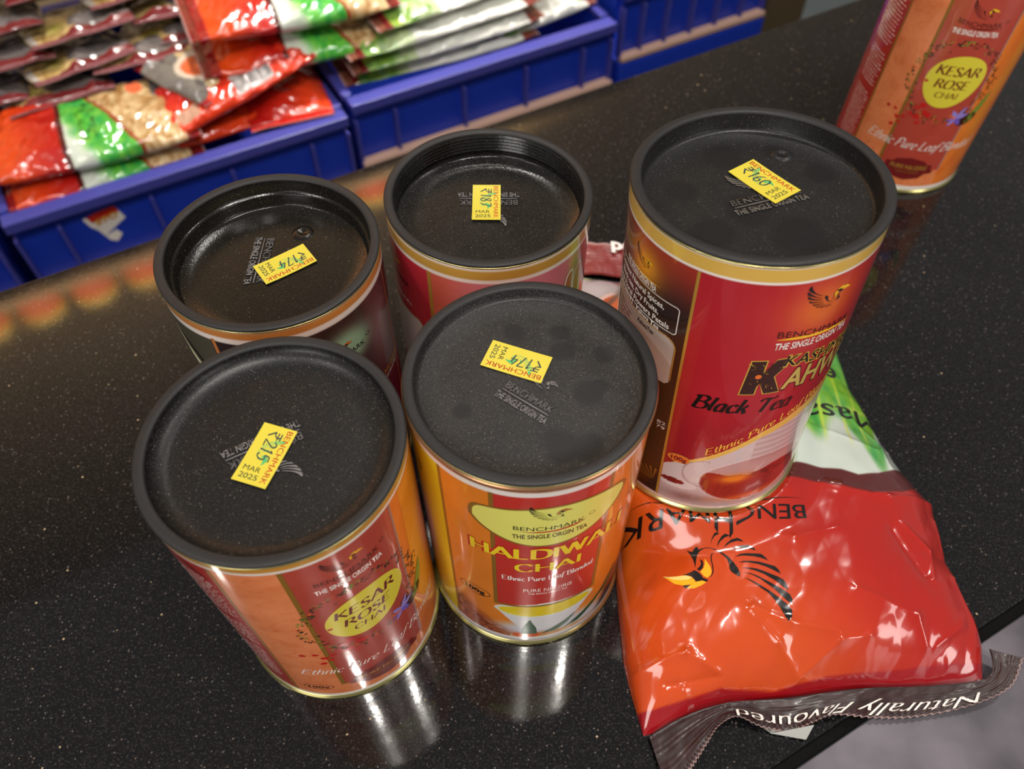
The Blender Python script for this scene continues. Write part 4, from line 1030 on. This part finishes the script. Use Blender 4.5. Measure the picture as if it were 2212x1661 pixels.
    out = [(66, 62, 4), (72.5, 65.5, 5.5), (78, 72, 7), (84.5, 80, 8), (90, 86.5, 9.5), (98.8, 90.5, 9), (110, 87.2, 5), (122, 86.0, 2.5), (131, 88.5, 6), (142, 92.0, 7), (158, 91.6, 4.5), (174, 91.8, 3.5), (192, 94.2, 4), (210, 98.4, 6.5), (223, 104.5, 9), (231.5, 116, 10)]
    def seal(name, inn, out, cin, wave, teeth, nseg=420, nw=22, zig=1.0):
        A = np.array([np.array(q) for q in catmull3(inn, nseg)]); B = np.array([np.array(q) for q in catmull3(out, nseg)])
        t = np.linspace(0, 1, nw); S_ = np.linspace(0, teeth, nseg)
        T_, SS = np.meshgrid(t, S_)
        tri_ = np.abs((SS % 1)-.5)*2
        TT = T_*(1+zig*.07*(tri_-.5)*(T_ > .9))
        Pq = A[:, None, :]*(1-TT[..., None])+B[:, None, :]*TT[..., None]
        Pq[..., 2] += .32*np.sin(T_*math.pi*2*9)*(T_ > .03)*(T_ < .97)+wave*(fbm(SS/6, T_*2, 9)-.5)
        Pq[..., 2] = np.maximum(Pq[..., 2], 1.0)
        top_ = Pq.reshape(-1, 3); bot = top_.copy(); bot[:, 2] -= .28
        Fq = grid_faces(nseg, nw)
        col = C_(cin, SS)+((fbm(SS/5, T_*6, 3)-.5)*26)[..., None]
        col = put(col, (T_ > .975).astype(float), (206, 176, 170))
        VV = np.concatenate([top_, bot])*.001-off
        N_ = nseg*nw
        br = [i*nw for i in range(nseg)]+[(nseg-1)*nw+j for j in range(1, nw)]+[i*nw+nw-1 for i in range(nseg-2, -1, -1)]+[j for j in range(nw-2, 0, -1)]
        br = np.array(br); k_ = np.arange(len(br)); kn = (k_+1) % len(br)
        sd = np.stack([br[k_], br[kn], br[kn]+N_, br[k_]+N_], -1)
        o_ = mesh_obj(name, VV, np.concatenate([Fq, Fq[:, ::-1]+N_, sd]), vcmat('crimped_seal_film', .42, .12, coatr=.12), e, True, cols=lin(np.clip(np.concatenate([col.reshape(-1, 3)]*2), 0, 255)))
        return A, B, o_
    A, B, so = seal('crimped_seal', inn, out, (40, 8, 8), 2.0, 78)
    L_ = np.concatenate([[0], np.cumsum(np.hypot(*np.diff((A+B)[:, :2]*.5, axis=0).T))])
    def sealmap(x, y, layer):       # x along the seal from the right end, y from the inner edge outwards (0..1)
        s_ = L_[-1]-x; i_ = np.interp(s_, L_, np.arange(len(L_))); a_ = np.array([np.interp(i_, np.arange(len(A)), A[:, k_]) for k_ in range(3)]); b_ = np.array([np.interp(i_, np.arange(len(B)), B[:, k_]) for k_ in range(3)])
        p = a_*(1-y)+b_*y; tz = max(p[2]+.32*math.sin(y*math.pi*18)+.0, 1.0)+.9
        return (p[0]*.001-off[0], p[1]*.001-off[1], tz*.001)
    d = Decals()
    d.text('Naturally Flavoured', 24, 136, 0, 1, m_white, 1, bold=0, fn=lambda X_, Y_: (X_, .54+Y_*.42))
    d.build('seal_lettering', sealmap, e, 1.5, .06).parent = so
    wq = mesh_obj('silver_backing', np.array([(106, 91, 2.2), (114, 85.2, 2.2), (128.5, 82.5, 3.0), (132.5, 88, 5.5), (122, 88, 1.8), (106, 91, 1.9), (114, 85.2, 1.9), (128.5, 82.5, 2.7), (132.5, 88, 5.2), (122, 88, 1.5)])*.001-off,
        [(0, 1, 2, 3, 4), (9, 8, 7, 6, 5), (0, 5, 6, 1), (1, 6, 7, 2), (2, 7, 8, 3)], mat('silver_film_back', (130, 130, 126), .35, metal=.2), e, False)
    # far seal
    inn2 = [(34, 360, 4), (45, 359, 5), (66.8, 356.5, 6), (100, 348, 5), (150, 336, 5), (186, 327.5, 4)]
    out2 = [(37, 392, 3), (51, 389, 5), (71.6, 384, 6), (104, 374, 4), (154, 361, 4), (190, 353, 3)]
    A2, B2, so2 = seal('crimped_seal', inn2, out2, (116, 30, 30), 3.0, 60, 260, 22, .6)
    def seal2map(x, y, layer):
        return (x*.001-off[0], y*.001-off[1], .0085)
    d = Decals()
    def ff(X_, Y_): return (118-X_, 378.5-.27*(118-X_)*.0-Y_+.25*(X_-60))
    d.text('Naturally Flavoured', -60, 62, 0, 9.5, m_white, 1, bold=.03, fn=lambda X_, Y_: (126-X_, 371+.245*X_*.95-Y_))
    o_ = d.build('seal_lettering', seal2map, e, 4); o_.parent = so2
def catmull3(P, n):
    P = np.array(P, float); Q = np.vstack([2*P[0]-P[1], P, 2*P[-1]-P[-2]]); m_ = len(P)-1
    out = []
    for s_ in np.linspace(0, m_-1e-6, n):
        i = int(s_); t = s_-i; a, b, c, d_ = Q[i:i+4]
        out.append(.5*((2*b)+(-a+c)*t+(2*a-5*b+4*c-d_)*t*t+(-a+3*b-3*c+d_)*t**3))
    return out
make_bag()

# ------------------------------------------------------------------ blue crates behind the counter (local frame: x along the counter, y away from it)
BA = .38
def frame_at(name, a, b, z, yaw=0., pitch=0., rolla=0.):
    e = empty(name); e.rotation_mode = 'XYZ'
    R = Matrix.Rotation(ANG+yaw, 4, 'Z') @ Matrix.Rotation(pitch, 4, 'X') @ Matrix.Rotation(rolla, 4, 'Y')
    p = ab(a, b, z); R.translation = p; e.matrix_world = R; return e
m_blue = mat('blue_crate_plastic', (26, 56, 176), .35, bump=(40, .05))
m_blue2 = mat('worn_blue_rim', (66, 66, 150), .42, bump=(60, .08))
m_dust = mat('dusty_ledge', (196, 158, 140), .8)
def crate(a0, a1, ztop, zled, ribs, label, depth=.42, rim=True):
    W_ = a1-a0; e = frame_at('plastic_crate', (a0+a1)/2, BA, ztop)
    tag(e, label, 'crate', 'blue plastic crates behind the counter')
    H_ = .26; t = .004; zl = zled-ztop
    boxes('crate_floor', [((0, depth/2, -H_+.004), (W_-.012, depth-.012, .006))], m_blue, e, .001)
    boxes('front_wall', [((0, -.003, (zl-.012)/2), (W_-.008, t, -zl-.012))], m_blue, e, .0008)
    boxes('rear_wall', [((0, depth-.006, -H_/2), (W_-.008, t, H_-.004))], m_blue, e, .0008)
    for s_ in (-1, 1): boxes('side_wall', [((s_*(W_/2-.005), depth/2, -H_/2), (t, depth-.016, H_-.004))], m_blue, e, .0008)
    # lower plinth set forward: its dusty top is the ledge
    boxes('plinth', [((0, -.010, (zl-H_)/2-.004), (W_-.002, .022, H_+zl-.010))], m_blue, e, .001)
    boxes('ledge', [((0, -.0135, zl-.002), (W_-.004, .015, .007))], m_dust, e, .001)
    if rim:
        boxes('rim', [((0, -.006, -.004), (W_, .020, .008)), ((0, -.0150, -.0065), (W_, .0025, .013)), ((0, depth+.002, -.004), (W_, .016, .008)),
                  ((-W_/2+.004, depth/2, -.004), (.012, depth-.02, .008)), ((W_/2-.004, depth/2, -.004), (.012, depth-.02, .008))], m_blue2, e, .0012)
    for rb_ in ribs:
        boxes('rib', [((rb_-(a0+a1)/2, -.009, (zl-.02)/2-.004), (.0040, .012, -zl-.022))], m_blue2, e, .0008)
    return e
mm = .001
c1 = crate(-47*mm, 350*mm, -.216, -.312, [v*mm for v in (-44, 2, 104, 200, 300, 347)], 'blue ribbed crate at left holding food packets, torn sticker on its front')
c2 = crate(357*mm, 742*mm, -.204, -.289, [v*mm for v in (360, 413, 510, 603, 693, 739)], 'middle blue ribbed crate holding pale green packets')
c3 = crate(751*mm, 1013*mm, -.165, -.2585, [v*mm for v in (754, 788, 830, 875, 921, 968, 1010)], 'rightmost blue ribbed crate beside the brown carton')
c0 = crate(-462*mm, -62*mm, -.216, -.312, [v*mm for v in (-65, -110, -210, -310, -410)], 'blue crate cut off at the far left behind the counter edge')
for c_, zt in ((c0, -.216), (c1, -.216), (c2, -.204), (c3, -.165)): pass
# torn sticker
d = Decals()
x0, z0 = 30*mm, 0
def stmap(x, y, layer): return ((x-151.5)*.001, -.0052-.00015*layer, (y+211)*.001)
d.poly([(26, -241), (44, -237), (63, -235.5), (69, -256), (58, -262), (47, -268), (40, -272), (36, -262), (30, -254)], m_white, 1)
d.poly([(30, -240), (44, -237), (63, -235.5), (65.5, -245), (50, -249), (34, -250)], m_red, 2)
d.text('STO', 37, 63, -255, 8, m_red, 3, bold=.06, dy=4); d.text('STO', 37.5, 62.5, -254.5, 7, m_yel, 4, bold=.0, dy=4)
d.poly([(40, -272), (54, -268), (58, -276), (50, -284), (43, -280)], m_white, 1)
def stm(x, y, layer): return stmap(x, y, layer)
o = d.build('torn_sticker', stm, c1, None)
# rack shelf that carries the crates
rk = frame_at('display_rack', .3, BA, -.477); tag(rk, 'dark metal display rack carrying the blue crates', 'rack')
boxes('shelf', [((0, .23, -.007), (1.62, .50, .014))], mat('dark_rack_metal', (26, 24, 24), .5, metal=.4), rk)
for sx in (-.78, .78):
    for sy in (.0, .46): boxes('leg', [((sx, sy, -.2185), (.03, .03, .409))], MATS['dark_rack_metal'], rk)
ct = frame_at('brown_carton', 1.065, BA, -.466); tag(ct, 'plain brown carton standing beside the rightmost blue crate', 'box')
boxes('carton_body', [((0, .10, .165), (.084, .22, .33))], mat('brown_card', (84, 68, 44), .7, bump=(80, .1)), ct, .002)
boxes('lid_flap', [((-.021, .10, .3325), (.041, .22, .002)), ((.021, .10, .3325), (.041, .22, .002))], MATS['brown_card'], ct)

# ---- packets
def design_red(U, V_, X, Y):
    n1 = fbm(X*60+3, Y*60, 4, 4); n2 = fbm(X*140, Y*90+7, 9, 4)
    f = sstep(.08, .38, U)[..., None]; img = np.array([220., 74, 24])*(1-f)+np.array([182., 28, 22])*f
    img = put(img, (U < .05).astype(float), (150, 20, 24))
    img = put(img, (U > .375).astype(float), (80, 24, 22))
    RL = .47+.27*(1-V_); k = ((U > .40) & (U < RL)).astype(float); g = sstep(.40, .50, U+.25*(V_-.3)+.1*(n1-.5))[..., None]
    leaf = np.stack([70+120*(n2-.4), 176+60*(n2-.5), 40+50*n1], -1); gw = np.array([214., 220, 206])*(1-g)+leaf*g
    sm = ((vnoise(X*520, Y*170, 5) > .62) & (np.abs(U-.52) < .045) & (np.abs(V_-.5) < .28)); gw = put(gw, sm*.8, (40, 70, 26))
    img = img*(1-k[..., None])+gw*k[..., None]
    img = put(img, ((U > RL) & (U < RL+.02)).astype(float), (150, 24, 24))
    k = (U > RL+.02).astype(float)[..., None]
    b = np.stack([196+80*(n2-.5), 160+100*(n2-.5), 112+110*(n2-.5)], -1)
    sw = np.sin(np.hypot(X*160-.5+6*n1[...], Y*160)*1.7+7*n2)[..., None]; b = b+sw*np.array([16, 22, 24])
    b = put(b, ((U-.78)**2*16+(V_-.82)**2*3 < .03).astype(float), (226, 110, 70)); b = put(b, (V_ > .62)*(U > .86), (110, 106, 104))
    img = img*(1-k)+b*k
    return put(img, (U > .965).astype(float), (110, 28, 28))
def design_grey(U, V_, X, Y):
    n1 = fbm(X*70, Y*70, 14, 4); n2 = fbm(X*150+3, Y*120, 19, 4)
    img = np.stack([116+60*(n1-.5), 108+56*(n1-.5), 106+56*(n1-.5)], -1)
    b = np.stack([206+90*(n2-.5), 172+100*(n2-.5), 116+110*(n2-.5)], -1)
    b = put(b, np.exp(-((U-.22)/.10)**2-((V_-.72)/.10)**2), (150, 140, 60)); sw = np.sin(np.hypot(X*120+3, Y*120)*2.6)[..., None]; b = b+sw*np.array([20, 20, 16])
    k = ((V_ > .50+.10*np.sin(U*9)) & (U < .66)).astype(float)[..., None]; img = img*(1-k)+b*k
    img = put(img, (np.abs(V_-.965) < .03)*(U < .3), (206, 196, 186))
    return put(img, (U < .05).astype(float), (120, 34, 36))
def design_plain(U, V_, X, Y):
    n1 = fbm(X*40, Y*40, 24, 4); f = sstep(.1, .8, V_+.6*(n1-.5))[..., None]
    img = np.array([222., 60, 28])*(1-f)+np.array([176., 24, 22])*f
    k = ((np.abs(U-.62) < .13) & (np.abs(V_-.24) < .17)).astype(float); img = put(img, k, (196, 188, 184))
    bars = k*(np.sin(U*420) > .1)*(np.abs(V_-.24) < .12); img = put(img, bars*.8, (60, 56, 60))
    return put(img, ((np.abs(U-.16) < .07) & (np.abs(V_-.2) < .12)).astype(float), (196, 150, 126))
def design_flame(U, V_, X, Y):
    n1 = fbm(X*40, Y*40, 24, 4); f = sstep(.1, .8, V_+.6*(n1-.5))[..., None]
    return np.array([226., 66, 26])*(1-f)+np.array([186., 26, 20])*f
def design_bowl(U, V_, X, Y):
    n2 = fbm(X*150+3, Y*120, 39, 4)
    b = np.stack([206+80*(n2-.5), 180+90*(n2-.5), 130+100*(n2-.5)], -1)
    b = put(b, (V_ < .40-.3*(U-.5)).astype(float), (120, 114, 108))
    b = put(b, (((U-.62)/.30)**2+((V_-.52)/.34)**2 < 1).astype(float), (214, 196, 176))
    b = put(b, (((U-.62)/.21)**2+((V_-.50)/.25)**2 < 1).astype(float), (220, 104, 60))
    return put(b, (U < .06).astype(float), (150, 30, 36))
def design_green(U, V_, X, Y):
    n1 = fbm(X*60, Y*60, 34, 4); n2 = fbm(X*150, Y*110, 9, 4)
    img = np.stack([192+24*(n1-.5), 206+20*(n1-.5), 164+50*(n1-.5)], -1)
    img = put(img, (V_ < .35+.2*np.sin(U*5))*(U > .3), (222, 222, 212))
    leaf = np.stack([116+120*(n2-.5), 156+70*(n2-.5), 70+50*(n1-.5)], -1); k = sstep(.20, .08, U+.2*(n1-.5)+.1*(V_-.5))[..., None]; img = img*(1-k)+leaf*k
    k = ((np.abs(U-.42) < .10) & (np.abs(V_-.6) < .2))*(vnoise(X*700, Y*260, 5) > .6); img = put(img, k*.6, (70, 90, 66))
    k = ((np.abs(U-.62) < .08) & (np.abs(V_-.45) < .16))*(vnoise(X*500, Y*300, 8) > .5); img = put(img, k*.6, (150, 120, 80))
    img = put(img, (U < .035).astype(float), (110, 30, 30))
    return put(img, (U > .95).astype(float), (130, 60, 50))
DES = dict(red=(design_red, (120, 24, 26), .30, .155), grey=(design_grey, (150, 92, 96), .16, .125), plain=(design_plain, (190, 34, 26), .30, .12), green=(design_green, (120, 70, 54), .27, .15), flame=(design_flame, (190, 34, 26), .30, .13), bowl=(design_bowl, (150, 30, 34), .16, .12))
film = vcmat('glossy_packet_film', .2, .8, coatr=.07)
_PM = {}
def packet_mesh(kind, seed, T):
    key = (kind, seed, T)
    if key in _PM: return _PM[key]
    fn, sc, L_, W_ = DES[kind]; sw = .011
    nu, nv = 110, 64
    U, V_ = np.meshgrid(np.linspace(0, 1, nu), np.linspace(0, 1, nv), indexing='ij')
    pin = 1-.05*np.exp(-((U)/.12)**2)-.05*np.exp(-((1-U)/.12)**2)+.03*(vnoise(U*5, V_*0+seed, 3)-.5)
    X = (U-.5)*(L_-2*sw); Y = (V_-.5)*W_*pin+.004*(vnoise(U*4, U*0, seed)-.5)
    e_ = np.clip(4*V_*(1-V_), 0, 1)**.45; l_ = (1-np.exp(-U*9))*(1-np.exp(-(1-U)*9))
    wr = (trinoise(X*48+seed, Y*44+.4*X*48, seed)-.5)*.010+(trinoise(X*120, Y*105+seed, seed+4)-.5)*.0045+(fbm(X*25, Y*25, seed+8)-.5)*.010
    ed = .45+.9*(1-l_)+.5*(1-e_)
    zt = T*.5*e_*l_+wr*ed*np.clip(e_*l_*3, 0, 1)+.0006; zb = -T*.5*e_*l_-.0006
    zt = np.maximum(zt, zb+.0012)
    top_ = np.stack([X, Y, zt], -1).reshape(-1, 3); bot = np.stack([X, Y, zb], -1).reshape(-1, 3)
    col = fn(U, V_, X+seed*.37, Y).reshape(-1, 3); N_ = nu*nv; F = grid_faces(nu, nv)
    br = [i*nv for i in range(nu)]+[(nu-1)*nv+j for j in range(1, nv)]+[i*nv+nv-1 for i in range(nu-2, -1, -1)]+[j for j in range(nv-2, 0, -1)]
    br = np.array(br); k_ = np.arange(len(br)); kn = (k_+1) % len(br); sd = np.stack([br[k_], br[kn], br[kn]+N_, br[k_]+N_], -1)[:, ::-1]
    o1 = mesh_obj('packet_film', np.concatenate([top_, bot]), np.concatenate([F, F[:, ::-1]+N_, sd]), film, None, True, cols=lin(np.clip(np.concatenate([col, col*.9]), 0, 255)))
    SC.collection.objects.unlink(o1); ms = [o1.data]; bpy.data.objects.remove(o1)
    for end in (0, 1):
        a, c = 8, 90; A_, B_ = np.meshgrid(np.linspace(0, 1, a), np.linspace(0, 1, c), indexing='ij')
        wd = W_*(pin[0, 0] if end == 0 else pin[-1, 0]); ph = np.abs(((B_*34) % 1)-.5)*2
        x_ = (L_/2-sw)+A_*sw+(A_ > .95)*ph*.0012; x_ = -x_ if end == 0 else x_
        y_ = (B_-.5)*wd+(Y[0, nv//2] if end == 0 else Y[-1, nv//2]); zz = .0005*np.sin(A_*math.pi*6)+.004*A_*(vnoise(B_*5, A_*0, seed+end*7)-.5)
        Pt = np.stack([x_, y_, zz+.0004], -1).reshape(-1, 3); Pb = Pt.copy(); Pb[:, 2] -= .0008; Fq = grid_faces(a, c)
        if end == 0: Fq = Fq[:, ::-1]
        cc = C_(sc, A_)+((vnoise(B_*60, A_*3, 4)-.5)*40)[..., None]; cc = put(cc, (A_ > .9).astype(float), (206, 170, 166)); cc = cc.reshape(-1, 3)
        o2 = mesh_obj('crimped_seal', np.concatenate([Pt, Pb]), np.concatenate([Fq, Fq[:, ::-1]+a*c]), film, None, True, cols=lin(np.clip(np.concatenate([cc, cc]), 0, 255)))
        SC.collection.objects.unlink(o2); ms.append(o2.data); bpy.data.objects.remove(o2)
    _PM[key] = ms; return ms
def packet(kind, a, b, z, yaw, pitch, rl, label, group, seed=1, T=.035, sc=1.):
    ms = packet_mesh(kind, seed, T)
    e = frame_at('food_packet', a*mm, b*mm, z, math.radians(yaw), math.radians(pitch), math.radians(rl)); tag(e, label, 'packet', group); e.scale = (sc, sc, 1)
    for me, nm in zip(ms, ('packet_film', 'crimped_seal', 'crimped_seal')): link(bpy.data.objects.new(nm, me), e)
    return e
GG = 'grey noodle packets shingled in the left crate'; GR = 'red and green packets in the left crate'; GP = 'pale green packets in the middle crate'
# grey packets: front edge towards the counter (local +x points back), each row lapping over the one in front
def gp(a, b, z, yaw, label, seed): packet('grey', a+78*math.sin(math.radians(-yaw)), b+76, z-.012, 90+yaw, 0, 15, label, GG, seed, .022)
gp(-30, 505, -.176, 0, 'grey packet lowest in the left column of the shingled pile', 1)
gp(60, 486, -.180, 4, 'grey packet half hidden low behind the large orange and green packet', 2)
gp(99, 506, -.160, 10, 'grey packet with noodle picture just above the orange and green packet', 3)
gp(14, 528, -.150, 3, 'dark grey packet at the left frame edge, third row from the front', 2)
gp(205, 520, -.168, -6, 'grey packet beside the packet with the orange bowl', 1)
gp(112, 538, -.138, 6, 'grey packet with a large beige noodle picture in the third row', 3)
gp(18, 560, -.128, 2, 'grey packet at the left frame edge in the fourth row', 1)
gp(222, 548, -.150, -5, 'grey packet next to the red tips of the leaf packets', 2)
gp(188, 572, -.128, 5, 'noodle packet between the grey rows, right of centre in the pile', 3)
gp(106, 590, -.112, 5, 'grey packet near the top left with a crimped pink front edge', 1)
gp(20, 600, -.104, 4, 'noodle packet at the top left corner of the pile', 3)
gp(250, 590, -.130, -4, 'grey packet at the top right end of the shingled rows', 2)
gp(178, 625, -.104, 4, 'noodle packet topmost centre at the photo edge', 3)
gp(92, 640, -.088, 0, 'beige noodle packet topmost left at the photo edge', 1)
gp(270, 640, -.108, -4, 'topmost grey packet beside the red packets at the photo edge', 1)
gp(160, 497, -.166, -4, 'grey packet tucked between the noodle-picture and orange bowl packets', 3)
gp(262, 512, -.172, 6, 'grey packet behind the orange bowl packet near the leaf packets', 1)
packet('red', 68, 447, -.221, -2, 2, 0, 'red and green packet lowest at the front rim of the left crate', GR, 2, .028, .76)
packet('red', 72, 452, -.190, -6, 6, 0, 'large orange, green and noodle-picture packet at the front left', GR, 1, .034, .78)
packet('flame', 190, 446, -.214, 0, 3, 0, 'red packet lying at the front rim under the barcode packet', GR, 3, .020, .66)
packet('flame', 300, 500, -.212, 84, 0, 0, 'bright red packet end bulging at the right corner of the left crate', GR, 5, .036, .80)
packet('plain', 238, 436, -.170, 8, 12, -12, 'long red packet showing its back with a barcode label', GR, 1, .020, .66)
packet('bowl', 208, 470, -.168, -62, 0, 4, 'packet with an orange bowl picture turned towards the camera', GR, 4, .022, .72)
packet('red', 338, 478, -.160, -5, 3, 3, 'lower of the two red and green leaf packets bridging the crates', GR, 3, .034, .82)
packet('red', 338, 484, -.119, -5, 3, 3, 'upper of the two red and green leaf packets bridging the crates', GR, 2, .036, .82)
packet('green', 506, 470, -.204, -3, 2, 0, 'pale green packet lowest at the front of the middle crate', GP, 1, .018)
packet('green', 512, 466, -.183, 0, 2, 0, 'pale green packet second from the bottom of the middle stack', GP, 2, .018)
packet('green', 508, 470, -.162, 2, 3, 0, 'pale green packet third from the bottom of the middle stack', GP, 3, .018)
packet('green', 545, 484, -.138, 6, 5, 0, 'large white and pale green packet topmost of the middle stack', GP, 4, .022)
packet('green', 655, 452, -.197, 4, 3, 0, 'white and green packet near the right end of the middle crate', GP, 5, .024, .62)
packet('green', 640, 560, -.190, 3, 0, 0, 'pale green packet farther back in the middle crate', GP, 3, .03, .8)
packet('green', 480, 600, -.150, -4, 4, 0, 'pale green packet at the top photo edge behind the stack', GP, 1, .03)

# ---- display shelf beyond, seen only as a mirror image in the granite
sh = frame_at('display_shelf', .25, .95, .785); tag(sh, 'wooden display shelf of snack cups mirrored in the far granite', 'shelf')
boxes('shelf_board', [((0, .09, 0), (2.0, .24, .02))], mat('pale_shelf_wood', (170, 140, 96), .5), sh)
for sx in (-.95, .95): boxes('bracket', [((sx, .2, -.05), (.02, .03, .10))], MATS['pale_shelf_wood'], sh)
cup0 = None
for k in range(9):
    p = ab(-.30+k*.108, 1.02, .7955)
    if cup0 is None:
        e = empty('snack_tub', p); cup0 = e
        lathe('tub', [(.0001, 0), (.034, 0), (.038, .004), (.047, .10), (.049, .104), (.047, .106)], mat('yellow_tub', (232, 206, 60), .4), e, 40)
        lathe('red_label', [(.0405, .030), (.0464, .092)], mat('salmon_label', (214, 96, 62), .4), e, 40)
        lathe('tub_lid', [(.0001, .110), (.046, .110), (.0495, .107), (.0495, .101)], mat('cream_tub_lid', (226, 212, 160), .4), e, 40)
    else:
        e = cup0.copy(); link(e); e.location = p
        for c_ in list(cup0.children):
            q_ = c_.copy(); link(q_); q_.parent = e
    tag(e, 'yellow snack tub with salmon label, mirrored in the granite', 'tub', 'snack tubs on the display shelf')
ld = bpy.data.lights.new('shelf_lamp', 'AREA'); ld.shape = 'RECTANGLE'; ld.size = 1.6; ld.size_y = .04; ld.energy = 20; ld.color = (1, .86, .62)
lo_ = bpy.data.objects.new('shelf_lamp', ld); SC.collection.objects.link(lo_)
lo_.location = ab(.15, .80, .86); lo_.rotation_euler = (ab(.15, 1.05, .86)-ab(.15, .80, .86)).to_track_quat('-Z', 'Y').to_euler()
